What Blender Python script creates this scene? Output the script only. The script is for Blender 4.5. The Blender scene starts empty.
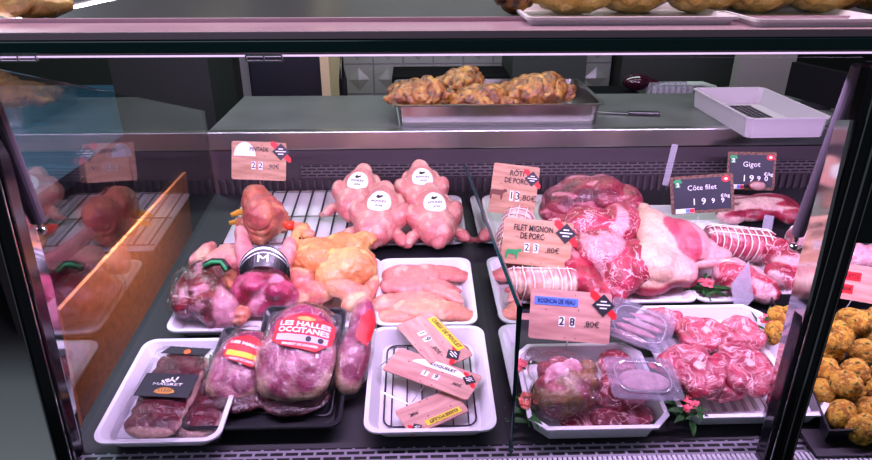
import bpy, bmesh, math, random
from mathutils import Vector, Matrix, Euler, noise
from mathutils.bvhtree import BVHTree
R = math.radians
random.seed(7)
scene = bpy.context.scene
col = scene.collection

# ------------------------------------------------------------------ camera
CAMZ, PITCH, YAW, F = 1.5, R(25), R(-1.7), 640.0
CAM = Vector((0, 0, CAMZ))
CROT = Euler((R(90) - PITCH, 0, YAW), 'XYZ')
CM = CROT.to_matrix()
cd = bpy.data.cameras.new('camera'); cam = bpy.data.objects.new('camera', cd); col.objects.link(cam)
cam.location = CAM; cam.rotation_euler = CROT
cd.sensor_width = 36; cd.lens = 36 * F / 872; cd.clip_start = .02
scene.camera = cam
SL = .0987; SA = math.atan(SL)
def ray(px, py): return CM @ Vector(((px - 436) / F, -(py - 230) / F, -1))
def deckz(y): return .88 + SL * (y - .62)
def DK(px, py, h=0):
    d = ray(px, py); t = (.88 + h - SL * .62 - CAMZ) / (d.z - SL * d.y); return CAM + d * t
def HZ(px, py, z):
    d = ray(px, py); return CAM + d * ((z - CAMZ) / d.z)
def AY(px, py, Y):
    d = ray(px, py); return CAM + d * (Y / d.y)
def SC(p): return (p - CAM).dot(CM @ Vector((0, 0, -1))) / F      # metres per pixel there
def X(v=0): return v

# ------------------------------------------------------------------ materials
def lin(h):
    h = h.lstrip('#'); c = [int(h[i:i+2], 16) / 255 for i in (0, 2, 4)]
    return tuple((x / 12.92 if x <= .04045 else ((x + .055) / 1.055) ** 2.4) for x in c)
M = {}
def mat(name, rgb, rough=.5, metal=0, bump=0, bscale=60, var=0, vscale=20, spec=None, coat=0, emit=None, estr=0, stretch=None, alt=None, sss=0):
    m = bpy.data.materials.new(name); m.use_nodes = True
    nt = m.node_tree; b = nt.nodes['Principled BSDF']
    if isinstance(rgb, str): rgb = lin(rgb)
    b.inputs['Base Color'].default_value = (*rgb, 1); b.inputs['Roughness'].default_value = rough; b.inputs['Metallic'].default_value = metal
    if spec is not None: b.inputs['Specular IOR Level'].default_value = spec
    if coat: b.inputs['Coat Weight'].default_value = coat; b.inputs['Coat Roughness'].default_value = .12
    if sss:
        b.inputs['Subsurface Weight'].default_value = sss; b.inputs['Subsurface Radius'].default_value = (.01, .004, .003)
    if emit: b.inputs['Emission Color'].default_value = (*emit, 1); b.inputs['Emission Strength'].default_value = estr
    if bump or var:
        tc = nt.nodes.new('ShaderNodeTexCoord'); mp = nt.nodes.new('ShaderNodeMapping')
        nt.links.new(tc.outputs['Object'], mp.inputs[0])
        if stretch: mp.inputs['Scale'].default_value = stretch
        if bump:
            n = nt.nodes.new('ShaderNodeTexNoise'); n.inputs['Scale'].default_value = bscale; n.inputs['Detail'].default_value = 4
            bp = nt.nodes.new('ShaderNodeBump'); bp.inputs['Strength'].default_value = bump; bp.inputs['Distance'].default_value = .003
            nt.links.new(mp.outputs[0], n.inputs['Vector']); nt.links.new(n.outputs['Fac'], bp.inputs['Height']); nt.links.new(bp.outputs[0], b.inputs['Normal'])
        if var:
            n = nt.nodes.new('ShaderNodeTexNoise'); n.inputs['Scale'].default_value = vscale; n.inputs['Detail'].default_value = 5
            r = nt.nodes.new('ShaderNodeValToRGB'); a2 = alt
            if isinstance(a2, str): a2 = lin(a2)
            if a2 is None: a2 = tuple(x * (1 - var) for x in rgb)
            r.color_ramp.elements[0].position = .35; r.color_ramp.elements[1].position = .65
            r.color_ramp.elements[0].color = (*a2, 1); r.color_ramp.elements[1].color = (*rgb, 1)
            nt.links.new(mp.outputs[0], n.inputs['Vector']); nt.links.new(n.outputs['Fac'], r.inputs[0]); nt.links.new(r.outputs[0], b.inputs['Base Color'])
    M[name] = m; return m
def flesh(name, rough=.32, bump=.25, bscale=220, coat=.35, sss=.0, vein=None, vscale=60, vw=.06, gain=1):
    """base colour from the mesh colour attribute, fine mottling, wet gloss; optional fat veins"""
    m = mat(name, (1, 1, 1), rough, coat=coat, sss=sss); nt = m.node_tree; b = nt.nodes['Principled BSDF']
    at = nt.nodes.new('ShaderNodeAttribute'); at.attribute_name = 'Col'
    tc = nt.nodes.new('ShaderNodeTexCoord')
    n = nt.nodes.new('ShaderNodeTexNoise'); n.inputs['Scale'].default_value = 75; n.inputs['Detail'].default_value = 9; n.inputs['Roughness'].default_value = .7; n.inputs['Distortion'].default_value = .6
    mr = nt.nodes.new('ShaderNodeMapRange'); mr.inputs['From Min'].default_value = .3; mr.inputs['From Max'].default_value = .7; mr.inputs['To Min'].default_value = .58 * gain; mr.inputs['To Max'].default_value = 1.12 * gain
    mx = nt.nodes.new('ShaderNodeVectorMath'); mx.operation = 'SCALE'
    nt.links.new(tc.outputs['Object'], n.inputs['Vector']); nt.links.new(n.outputs['Fac'], mr.inputs['Value'])
    nt.links.new(at.outputs['Color'], mx.inputs[0]); nt.links.new(mr.outputs[0], mx.inputs['Scale'])
    out = mx.outputs[0]
    if vein:
        n2 = nt.nodes.new('ShaderNodeTexNoise'); n2.inputs['Scale'].default_value = vscale; n2.inputs['Detail'].default_value = 3; n2.inputs['Distortion'].default_value = 1.2
        nt.links.new(tc.outputs['Object'], n2.inputs['Vector'])
        s = nt.nodes.new('ShaderNodeMath'); s.operation = 'SUBTRACT'; s.inputs[1].default_value = .5
        a = nt.nodes.new('ShaderNodeMath'); a.operation = 'ABSOLUTE'
        r = nt.nodes.new('ShaderNodeMapRange'); r.inputs['From Min'].default_value = vw; r.inputs['From Max'].default_value = vw * .3; r.inputs['To Min'].default_value = 0; r.inputs['To Max'].default_value = .8
        nt.links.new(n2.outputs['Fac'], s.inputs[0]); nt.links.new(s.outputs[0], a.inputs[0]); nt.links.new(a.outputs[0], r.inputs['Value'])
        mi = nt.nodes.new('ShaderNodeMix'); mi.data_type = 'RGBA'
        nt.links.new(r.outputs[0], mi.inputs['Factor']); nt.links.new(out, mi.inputs['A']); mi.inputs['B'].default_value = (*lin(vein), 1)
        out = mi.outputs['Result']
    nt.links.new(out, b.inputs['Base Color'])
    nb = nt.nodes.new('ShaderNodeTexNoise'); nb.inputs['Scale'].default_value = bscale; nb.inputs['Detail'].default_value = 3
    bp = nt.nodes.new('ShaderNodeBump'); bp.inputs['Strength'].default_value = bump; bp.inputs['Distance'].default_value = .004
    nb.inputs['Roughness'].default_value = .6; nb.inputs['Distortion'].default_value = .8
    nt.links.new(tc.outputs['Object'], nb.inputs['Vector']); nt.links.new(nb.outputs['Fac'], bp.inputs['Height']); nt.links.new(bp.outputs[0], b.inputs['Normal']); nt.links.new(bp.outputs[0], b.inputs['Coat Normal'])
    return m
def glassy(name, base=.04, gain=1.0, tint=(1, 1, 1), bump=0, bscale=40, rough=.02, ior=1.5, milk=0, mcol=(1, 1, 1), stretch=None):
    m = bpy.data.materials.new(name); m.use_nodes = True; nt = m.node_tree; nt.nodes.clear()
    o = nt.nodes.new('ShaderNodeOutputMaterial'); t = nt.nodes.new('ShaderNodeBsdfTransparent'); g = nt.nodes.new('ShaderNodeBsdfGlossy')
    t.inputs[0].default_value = (*tint, 1); g.inputs['Roughness'].default_value = rough
    fr = nt.nodes.new('ShaderNodeFresnel'); ge = nt.nodes.new('ShaderNodeNewGeometry'); mr = nt.nodes.new('ShaderNodeMapRange')
    mr.inputs['To Min'].default_value = ior; mr.inputs['To Max'].default_value = 1 / ior      # same reflectance on both faces of a thin sheet
    nt.links.new(ge.outputs['Backfacing'], mr.inputs['Value']); nt.links.new(mr.outputs[0], fr.inputs[0])
    mm = nt.nodes.new('ShaderNodeMath'); mm.operation = 'MULTIPLY_ADD'; mm.inputs[1].default_value = gain; mm.inputs[2].default_value = base; mm.use_clamp = True
    mx = nt.nodes.new('ShaderNodeMixShader')
    nt.links.new(fr.outputs[0], mm.inputs[0]); nt.links.new(mm.outputs[0], mx.inputs[0])
    src = t.outputs[0]
    if milk:
        d = nt.nodes.new('ShaderNodeBsdfDiffuse'); d.inputs[0].default_value = (*mcol, 1); m2 = nt.nodes.new('ShaderNodeMixShader'); m2.inputs[0].default_value = milk
        nt.links.new(t.outputs[0], m2.inputs[1]); nt.links.new(d.outputs[0], m2.inputs[2]); src = m2.outputs[0]
    nt.links.new(src, mx.inputs[1]); nt.links.new(g.outputs[0], mx.inputs[2]); nt.links.new(mx.outputs[0], o.inputs[0])
    if bump:
        tc = nt.nodes.new('ShaderNodeTexCoord')
        n = nt.nodes.new('ShaderNodeTexNoise'); n.inputs['Scale'].default_value = bscale; n.inputs['Detail'].default_value = 3; n.inputs['Distortion'].default_value = 1.5
        bp = nt.nodes.new('ShaderNodeBump'); bp.inputs['Strength'].default_value = bump; bp.inputs['Distance'].default_value = .009
        mp = nt.nodes.new('ShaderNodeMapping'); nt.links.new(tc.outputs['Object'], mp.inputs[0])
        if stretch: mp.inputs['Scale'].default_value = stretch
        nt.links.new(mp.outputs[0], n.inputs['Vector']); nt.links.new(n.outputs['Fac'], bp.inputs['Height'])
        nt.links.new(bp.outputs[0], g.inputs['Normal']); nt.links.new(bp.outputs[0], fr.inputs['Normal'])
    M[name] = m; return m
mat('white_plastic', '#e6e4ea', .32, coat=.2)
mat('white_plastic_matt', '#a8a2aa', .5)
mat('steel', (.55, .54, .55), .28, 1, bump=.05, bscale=40, stretch=(1, 30, 30))
mat('shelf_steel', (.13, .14, .14), .42, .45, var=.2, vscale=9)
mat('bright_steel', (.8, .8, .82), .22, 1)
mat('chrome', (.75, .75, .77), .07, 1)
mat('tray_steel', (.4, .41, .4), .22, 1)
mat('dark_metal', (.05, .045, .055), .35, .6)
mat('post_black', (.012, .011, .015), .12, .3, coat=.6)
mat('strut_grey', '#5a5560', .42, .3)
mat('black_plastic', (.012, .012, .016), .3, coat=.3)
mat('black_matt', (.004, .004, .005), .8, spec=.05)
mat('deck_dark', (.014, .013, .018), .55)
mat('wall_dark', '#544a52', .45, .35, var=.15, vscale=6)
mat('ridge_white', '#d5d0dc', .35)
mat('slot_black', (.004, .004, .005), .8)
mat('card_wood', '#cda184', .6, var=.2, vscale=14, stretch=(1, 7, 1), alt='#a87a5e')
mat('card_pink', '#d8a498', .6, var=.2, vscale=14, stretch=(1, 7, 1), alt='#b8807a')
mat('ink', '#1f1a1e', .6)
mat('emblem_black', '#24242c', .5)
mat('red_print', '#d8202c', .5)
mat('white_print', '#f4f2f4', .5)
mat('yellow_print', '#ecd63a', .5)
mat('blue_print', '#5f86f0', .5)
mat('green_print', '#2b9a5a', .5)
mat('brown_print', '#6a3a30', .6)
mat('slate', '#202036', .55, var=.2, vscale=30)
mat('glitter_cork', '#8a6250', .6, bump=.6, bscale=300, var=.5, vscale=200, alt='#4a3026')
mat('gold_print', '#d89a50', .4, .3)
mat('orange_print', '#f07030', .5)
mat('maroon_print', '#5a1420', .5)
mat('leaf', '#3f7a3c', .5, var=.4, vscale=60)
mat('petal', '#e02a50', .5, var=.3, vscale=80, alt='#ff8090')
mat('petal_coral', '#f06a58', .5, var=.3, vscale=80, alt='#ffa090')
mat('string', '#efe4dc', .7)
mat('comb_red', '#e0381c', .4)
mat('foot_yellow', '#e0a030', .45)
mat('black_band', '#141218', .3, coat=.4)
mat('silver_print', '#c9c6cc', .3, .5)
mat('lilac_label', '#cdb8dc', .5)
mat('tile', '#7c7e7c', .3, coat=.3)
mat('fridge_dark', '#141722', .35, .2)
mat('jamb_beige', '#c4b28c', .6)
mat('jamb_grey', '#9aa29e', .5)
mat('kitchen_dark', '#1c221f', .6)
mat('kitchen_green', '#18231c', .6)
mat('grey_panel', '#7a7876', .5)
mat('purple_glass', '#2a0818', .15, coat=.5)
mat('blue_paving', '#34586e', .5, var=.45, vscale=3, stretch=(1, 8, 1))
mat('orange_board', '#ee8450', .5, var=.3, vscale=10, stretch=(1, 6, 6), bump=.2, bscale=50)
mat('green_glass_edge', (.0, .035, .035), .15, coat=.5)
mat('mauve_profile', '#c09cae', .3, .35)
mat('kitchen_wall_m', '#23251f', .7)
mat('floor_m', '#1c1c20', .5)
mat('ceiling_m', '#5a5a58', .8)
flesh('raw_skin', .38, .65, 120, .25, gain=.92)
flesh('wet_meat', .32, .8, 110, .5, gain=.78)
flesh('marbled', .34, .75, 120, .5, vein='#f2b4ba', vscale=34, vw=.022, gain=.8)
flesh('roast_skin', .35, .7, 150, .5)
flesh('crumb', .85, 1.0, 420, 0)
glassy('pane_side', .12, 1.3, (.86, .9, .9))
glassy('pane_front', .0, .35, (.985, .99, .99))
glassy('pane_divider', .30, 2.0, (.86, .9, .88))
glassy('pane_dark', .02, 1.0, (.12, .12, .14))
glassy('film', .03, 1.2, (.99, .98, .99), bump=1.0, bscale=80, rough=.04, stretch=(1, .35, 1))
glassy('film_smooth', .04, 1.3, (.97, .96, .98), bump=.35, bscale=20, rough=.06)
glassy('clear_box', .05, 1.5, (.97, .96, .99), rough=.08, milk=.07, mcol=(.85, .8, .95))
glassy('clear_edge', .12, 1.6, (.9, .88, .95), rough=.1, milk=.3, mcol=(.85, .82, .95))
LEDC = (.82, .58, 1.0)
m = mat('led_tube', (1, 1, 1), .5, emit=LEDC, estr=.9)
def brick_slots(name, base, rough, sx, sy, duty=.22, metal=.4):
    m = mat(name, base, rough, metal); nt = m.node_tree; b = nt.nodes['Principled BSDF']
    tc = nt.nodes.new('ShaderNodeTexCoord'); br = nt.nodes.new('ShaderNodeTexBrick')
    mp = nt.nodes.new('ShaderNodeMapping'); nt.links.new(tc.outputs['UV'], mp.inputs[0]); nt.links.new(mp.outputs[0], br.inputs['Vector'])
    br.inputs['Scale'].default_value = 1; br.inputs['Brick Width'].default_value = sx; br.inputs['Row Height'].default_value = sy
    br.inputs['Mortar Size'].default_value = sy * duty; br.inputs['Mortar Smooth'].default_value = .05
    br.inputs['Color1'].default_value = (.003, .003, .004, 1); br.inputs['Color2'].default_value = (.003, .003, .004, 1)
    bb = lin(base) if isinstance(base, str) else base
    br.inputs['Mortar'].default_value = (*bb, 1); nt.links.new(br.outputs['Color'], b.inputs['Base Color'])
    mt = nt.nodes.new('ShaderNodeMath'); mt.operation = 'MULTIPLY'; mt.inputs[1].default_value = metal
    nt.links.new(br.outputs['Fac'], mt.inputs[0]); nt.links.new(mt.outputs[0], b.inputs['Metallic'])
    return m
brick_slots('slots_wall', '#6a5f68', .45, .022, .0075, .28)
brick_slots('slots_front', '#aaa4b4', .3, .020, .0085, .22, .7)

# ------------------------------------------------------------------ helpers
def link(o, parent=None):
    col.objects.link(o)
    if parent is not None: o.parent = parent
    return o
def tag(o, label=None, cat=None, group=None, kind=None):
    if label: o['label'] = label
    if cat: o['category'] = cat
    if group: o['group'] = group
    if kind: o['kind'] = kind
    return o
def thing(name, label, cat, loc=(0, 0, 0), rot=None, group=None):
    o = bpy.data.objects.new(name, None); o.empty_display_size = .02; col.objects.link(o)
    m = Matrix.Translation(Vector(loc))
    if rot is not None: m = m @ (rot.to_4x4() if not isinstance(rot, (int, float)) else Matrix.Rotation(rot, 4, 'Z'))
    o.matrix_basis = m
    MW[o.name] = m
    return tag(o, label, cat, group)
MW = {}
def deck_rot(rz=0): return Matrix.Rotation(SA, 3, 'X') @ Matrix.Rotation(rz, 3, 'Z')
def mesh_obj(name, me, m, parent=None, smooth=False):
    if m is not None:
        me.materials.clear(); me.materials.append(M[m] if isinstance(m, str) else m)
    if smooth:
        for p in me.polygons: p.use_smooth = True
    o = bpy.data.objects.new(name, me); return link(o, parent)
def bm_obj(name, bm, m, parent=None, smooth=False, bevel=0, loc=None, mw=None):
    if bevel:
        bmesh.ops.bevel(bm, geom=[e for e in bm.edges if e.calc_face_angle(0) > .5], offset=bevel, segments=2, affect='EDGES', profile=.6)
    if mw is not None: bmesh.ops.transform(bm, matrix=mw, verts=bm.verts)
    bmesh.ops.recalc_face_normals(bm, faces=bm.faces)
    me = bpy.data.meshes.new(name); bm.to_mesh(me); bm.free()
    o = mesh_obj(name, me, m, parent, smooth)
    if loc is not None: o.location = loc
    return o
def add_box(bm, c, s, rot=None):
    mt = Matrix.Translation(Vector(c))
    if rot is not None: mt = mt @ rot.to_4x4()
    mt = mt @ Matrix.Diagonal((s[0], s[1], s[2], 1))
    bmesh.ops.create_cube(bm, size=1, matrix=mt)
def add_tube(bm, p0, p1, r0, r1=None, n=12):
    p0, p1 = Vector(p0), Vector(p1); d = p1 - p0
    if d.length < 1e-6: return
    mt = Matrix.Translation((p0 + p1) / 2) @ d.to_track_quat('Z', 'Y').to_matrix().to_4x4()
    bmesh.ops.create_cone(bm, cap_ends=True, segments=n, radius1=r0, radius2=r0 if r1 is None else r1, depth=d.length, matrix=mt)
def add_path(bm, pts, r, n=8):
    """swept tube along points, r float or list"""
    pts = [Vector(p) for p in pts]; rs = r if isinstance(r, (list, tuple)) else [r] * len(pts)
    rings = []
    up = Vector((0, 0, 1))
    for i, p in enumerate(pts):
        d = (pts[min(i + 1, len(pts) - 1)] - pts[max(i - 1, 0)]).normalized()
        a = d.cross(up)
        if a.length < .05: a = d.cross(Vector((0, 1, 0)))
        a.normalize(); b = d.cross(a)
        rings.append([bm.verts.new(p + (a * math.cos(t) + b * math.sin(t)) * rs[i]) for t in (2 * math.pi * k / n for k in range(n))])
    for i in range(len(rings) - 1):
        for k in range(n): bm.faces.new((rings[i][k], rings[i][(k+1) % n], rings[i+1][(k+1) % n], rings[i+1][k]))
    bm.faces.new(rings[0]); bm.faces.new(list(reversed(rings[-1])))
def box(name, lo, hi, m, parent=None, bevel=0):
    bm = bmesh.new(); lo, hi = Vector(lo), Vector(hi); add_box(bm, (lo + hi) / 2, hi - lo); return bm_obj(name, bm, m, parent, bevel=bevel)
def box_uv(name, lo, hi, m, parent=None):
    """thin box with metric UVs"""
    o = box(name, lo, hi, m, parent); me = o.data; uv = me.uv_layers.new(name='UVMap')
    for p in me.polygons:
        for li in p.loop_indices:
            v = me.vertices[me.loops[li].vertex_index].co
            uv.data[li].uv = (v.x, v.z) if abs(p.normal.y) > .5 else (v.x, v.y)
    return o
def beam(name, p0, p1, w, d, m, parent=None, bevel=0):
    p0, p1 = Vector(p0), Vector(p1); ax = (p1 - p0); L = ax.length; z = ax.normalized(); x = Vector((1, 0, 0)); y = z.cross(x).normalized(); x = y.cross(z)
    mt = Matrix((x, y, z)).transposed().to_4x4(); mt.translation = (p0 + p1) / 2
    bm = bmesh.new(); add_box(bm, (0, 0, 0), (w, d, L))
    return bm_obj(name, bm, m, parent, bevel=bevel, mw=mt)
def rrect(w, l, r, n):
    pts = []
    for cx, cy, a0 in ((w/2-r, l/2-r, 0), (-w/2+r, l/2-r, 90), (-w/2+r, -l/2+r, 180), (w/2-r, -l/2+r, 270)):
        for k in range(n + 1):
            a = R(a0 + 90 * k / n); pts.append((cx + r * math.cos(a), cy + r * math.sin(a)))
    return pts
def loft(bm, rings, cap0=True, cap1=True):
    vs = [[bm.verts.new(p) for p in rg] for rg in rings]
    for a, b in zip(vs, vs[1:]):
        for k in range(len(a)): bm.faces.new((a[k], a[(k+1) % len(a)], b[(k+1) % len(a)], b[k]))
    if cap0: bm.faces.new(list(reversed(vs[0])))
    if cap1: bm.faces.new(vs[-1])
def tray_bm(w, l, h, r=.02, n=5, taper=.012, lip=.004, t=.002):
    """open tray; rim outer size w x l at height h, centred, bottom at z=0"""
    bm = bmesh.new()
    def rg(dw, z, rr): return [(x, y, z) for x, y in rrect(w + dw, l + dw, max(rr, .002), n)]
    k = 2 * taper
    loft(bm, [rg(-k - 2*lip, 0, r*.8), rg(-2*lip, h - .004, r), rg(0, h - .003, r), rg(0, h, r), rg(-2*lip - 2*t, h, r - .002), rg(-k - 2*lip - 2*t, .004, r*.75)])
    return bm
def px_rect(fl, fr, br, bl, P):
    a, b, c, d = P(*fl), P(*fr), P(*br), P(*bl)
    w = ((b - a).length + (c - d).length) / 2; l = ((d - a).length + (c - b).length) / 2
    ctr = (a + b + c + d) / 4; xv = ((b - a) + (c - d)); rz = math.atan2(xv.y, xv.x)
    return w, l, ctr, rz
def deck_tray(name, label, cat, fl, fr, br, bl, h, m='white_plastic', group=None, r=.02, n=5, taper=.012, lip=.004, rz0=None):
    w, l, c, rz = px_rect(fl, fr, br, bl, lambda x, y: DK(x, y, h))
    w += r * .45; l += r * .2
    t = thing(name, label, cat, (c.x, c.y, deckz(c.y)), deck_rot(0 if rz0 is None else rz0), group)
    bm_obj('tray_body', tray_bm(w, l, h, r, n, taper, lip), m, t, smooth=False)
    return t, w, l

def paint(me, fn):
    at = me.color_attributes.new('Col', 'FLOAT_COLOR', 'POINT')
    buf = []
    for v in me.vertices:
        c = fn(v.co, v.normal); buf.extend((c[0], c[1], c[2], 1.0))
    at.data.foreach_set('color', buf)
def org(name, ells, m, parent=None, voxel=.003, smooth=4, amp=.0015, nscale=40, col_fn=None, seed=0, sub=3, fold=None):
    """organic solid: union of ellipsoids (centre, radii, euler-degrees), remeshed, smoothed, roughened, painted"""
    bm = bmesh.new()
    for e in ells:
        c, r = e[0], e[1]
        if not isinstance(r, (tuple, list)): r = (r, r, r)
        rt = Euler([R(a) for a in e[2]]).to_matrix().to_4x4() if len(e) > 2 and e[2] else Matrix()
        bmesh.ops.create_icosphere(bm, subdivisions=sub, radius=1, matrix=Matrix.Translation(Vector(c)) @ rt @ Matrix.Diagonal((*r, 1)))
    me = bpy.data.meshes.new('tmp'); bm.to_mesh(me); bm.free()
    o = bpy.data.objects.new('tmp', me); col.objects.link(o)
    md = o.modifiers.new('r', 'REMESH'); md.mode = 'VOXEL'; md.voxel_size = voxel
    if smooth: s = o.modifiers.new('s', 'SMOOTH'); s.iterations = smooth; s.factor = .6
    dg = bpy.context.evaluated_depsgraph_get(); ev = o.evaluated_get(dg); out = bpy.data.meshes.new_from_object(ev)
    bpy.data.objects.remove(o); bpy.data.meshes.remove(me)
    out.name = name
    if amp:
        off = Vector((seed * 7.3, seed * 3.1, seed * 1.7))
        cos = [v.co.copy() for v in out.vertices]; ns = [v.normal.copy() for v in out.vertices]
        for v, c, nn in zip(out.vertices, cos, ns):
            q = c * nscale + off
            fd = amp * .9 if fold is None else fold
            cr = max(0, 1 - abs(noise.noise(q * .55 + Vector((3, 9, 4)))) * 7)
            v.co = c + nn * (amp * (noise.noise(q) + .5 * noise.noise(q * 2.3)) - fd * cr)
        out.update()
    if col_fn: paint(out, lambda c, nn: col_fn(c, nn, seed))
    return mesh_obj(name, out, m, parent, smooth=True)
def mixc(a, b, t):
    t = max(0, min(1, t)); return (a[0] + (b[0]-a[0])*t, a[1] + (b[1]-a[1])*t, a[2] + (b[2]-a[2])*t)
def nz(c, k, s=0): return noise.noise(Vector((c[0]*k + s*5.1, c[1]*k + s*2.7, c[2]*k + s*9.3)))
def sst(a, b, x): x = max(0, min(1, (x - a) / (b - a))); return x * x * (3 - 2 * x)
def two(c1, c2, k, lo=-.2, hi=.3, c3=None, k3=60):
    a, b = lin(c1), lin(c2); d = lin(c3) if c3 else None
    def f(c, n, s):
        v = mixc(a, b, sst(lo, hi, nz(c, k, s)))
        if d: v = mixc(v, d, sst(.15, .45, nz(c, k3, s + 3)))
        return v
    return f
def bvh_of(o):
    me = o.data; return BVHTree.FromPolygons([v.co.copy() for v in me.vertices], [list(p.vertices) for p in me.polygons])
def drape_mesh(me, bvh, mt, reach=.3, off=.0006):
    """drop vertices given in a flat local frame (matrix mt, +Z outwards) onto the surface"""
    n = (mt.to_3x3() @ Vector((0, 0, 1))).normalized(); hits = []
    for v in me.vertices:
        p = mt @ Vector((v.co.x, v.co.y, 0)); h = bvh.ray_cast(p + n * reach * .5, -n, reach)
        hits.append((p, h[0]))
    good = [(h - p).dot(n) for p, h in hits if h is not None]
    df = sum(good) / len(good) if good else 0
    for v, (p, h) in zip(me.vertices, hits):
        d = (h - p).dot(n) if h is not None else df - .004
        v.co = p + n * (d + off + v.co.z)
def patch(name, outline, m, parent, target, mt, off=.0006, step=.003):
    """flat outline (xy) filled with a grid so it can be draped on a curved target"""
    xs = [p[0] for p in outline]; ys = [p[1] for p in outline]
    bm = bmesh.new(); vs = [bm.verts.new((x, y, 0)) for x, y in outline]; bm.faces.new(vs)
    for ax, lo, hi in ((0, min(xs), max(xs)), (1, min(ys), max(ys))):
        k = lo + step
        while k < hi:
            co = [0, 0, 0]; no = [0, 0, 0]; co[ax] = k; no[ax] = 1
            bmesh.ops.bisect_plane(bm, geom=bm.verts[:] + bm.edges[:] + bm.faces[:], plane_co=co, plane_no=no); k += step
    me = bpy.data.meshes.new(name); bm.to_mesh(me); bm.free()
    drape_mesh(me, target, mt, off=off); me.update()
    return mesh_obj(name, me, m, parent, smooth=True)
def ellipse(rx, ry, n=28): return [(rx * math.cos(2*math.pi*k/n), ry * math.sin(2*math.pi*k/n)) for k in range(n)]
def text_mesh(s, size, width=None, bold=0):
    cu = bpy.data.curves.new('t', 'FONT'); cu.body = s; cu.size = size; cu.align_x = 'CENTER'; cu.align_y = 'CENTER'; cu.resolution_u = 2; cu.offset = bold
    o = bpy.data.objects.new('t', cu); col.objects.link(o)
    me = bpy.data.meshes.new_from_object(o.evaluated_get(bpy.context.evaluated_depsgraph_get()))
    bpy.data.objects.remove(o); bpy.data.curves.remove(cu)
    if width and me.vertices:
        w = max(v.co.x for v in me.vertices) - min(v.co.x for v in me.vertices)
        if w > 0:
            for v in me.vertices: v.co.x *= width / w
    return me
def text(s, size, m, parent, mt, width=None, bold=.0, name='lettering', target=None, off=.0012):
    me = text_mesh(s, size, width, bold)
    if target is not None: drape_mesh(me, target, mt, off=off)
    else: me.transform(mt @ Matrix.Translation((0, 0, off)))
    return mesh_obj(name, me, m, parent)
def flat(outline, m, parent, mt, name, z=.0008, th=.0006):
    bm = bmesh.new(); loft(bm, [[(x, y, z - th) for x, y in outline], [(x, y, z) for x, y in outline]])
    return bm_obj(name, bm, m, parent, mw=mt)
def rect(cx, cy, w, h, rot=0):
    c, s = math.cos(rot), math.sin(rot)
    return [(cx + x*c - y*s, cy + x*s + y*c) for x, y in ((-w/2, -h/2), (w/2, -h/2), (w/2, h/2), (-w/2, h/2))]
def copy_thing(o, M4, label, group=None):
    c = o.copy(); col.objects.link(c); c.matrix_basis = M4; MW[c.name] = M4
    c['label'] = label
    if group: c['group'] = group
    for ch in list(o.children):
        d = ch.copy(); col.objects.link(d); d.parent = c
        for g in ch.children:
            e = g.copy(); col.objects.link(e); e.parent = d
    return c
def inv(t): return MW[t.name].inverted()

# ================================================================== SETTING
def struct(o): o['kind'] = 'structure'; return o
struct(box('floor', (-5, -1.5, -.1), (5, 6, 0), 'floor_m'))
struct(box('ceiling', (-5, -1.5, 2.7), (5, 6, 2.8), 'ceiling_m'))
struct(box('wall_back', (-5, 6, 0), (5, 6.1, 2.7), 'kitchen_wall_m'))
# tiled kitchen wall with raised diamond tiles
def tile_wall():
    x0, x1, z0, z1, Y, s = AY(344, 80, 2.6).x, AY(610, 80, 2.6).x, .3, 2.0, 2.6, .12
    bm = bmesh.new(); add_box(bm, ((x0+x1)/2, Y + .05, (z0+z1)/2), (x1 - x0, .08, z1 - z0))
    k = x0 + s/2
    while k < x1 - s/3:
        z = z0 + s/2
        while z < z1 - s/3:
            add_box(bm, (k, Y + .008, z), (s - .006, .012, s - .006))
            v = [bm.verts.new((k + a, Y + .002, z + b)) for a, b in ((-.045, 0), (0, .045), (.045, 0), (0, -.045))]
            t = bm.verts.new((k, Y - .008, z))
            for i in range(4): bm.faces.new((v[i], v[(i+1) % 4], t))
            z += s
        k += s
    bm_obj('wall_tiled', bm, 'tile')['kind'] = 'structure'
tile_wall()
# ---- the counter body: everything fixed
XL, XR = -.468, 1.15
struct(box('wall_counter_front', (-1.4, .585, 0), (1.4, .60, .86), 'dark_metal'))
def slope_slab(name, x0, x1, y0, y1, th, m, h=0, uv=False):
    bm = bmesh.new()
    vs = [bm.verts.new(p) for p in ((x0, y0, deckz(y0)+h), (x1, y0, deckz(y0)+h), (x1, y1, deckz(y1)+h), (x0, y1, deckz(y1)+h))]
    ws = [bm.verts.new(v.co - Vector((0, 0, th))) for v in vs]
    bm.faces.new(vs); bm.faces.new(list(reversed(ws)))
    for i in range(4): bm.faces.new((vs[i], ws[i], ws[(i+1) % 4], vs[(i+1) % 4]))
    o = bm_obj(name, bm, m); me = o.data; u = me.uv_layers.new(name='UVMap')
    for p in me.polygons:
        for li in p.loop_indices: v = me.vertices[me.loops[li].vertex_index].co; u.data[li].uv = (v.x, v.y)
    return o
yg0, yg1 = DK(400, 461).y, DK(400, 445).y
struct(slope_slab('floor_deck', XL, XR, yg1 + .0005, 1.39, .01, 'deck_dark', -.0035))
struct(slope_slab('trim_grille', XL, XR, yg0 + .0005, yg1, .004, 'slots_front', -.0035))
bm = bmesh.new()
y_a, y_b = .604, yg0
n = int((XR - XL) / .0065)
for k in range(n): add_box(bm, (XL + .004 + k * .0065, (y_a + y_b)/2, deckz(yg0) - .004), (.0042, y_b - y_a, .008))
add_box(bm, ((XL+XR)/2, (y_a+y_b)/2, deckz(yg0) - .012), (XR - XL, y_b - y_a, .004))
struct(bm_obj('trim_ribbed', bm, 'ridge_white'))
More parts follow.
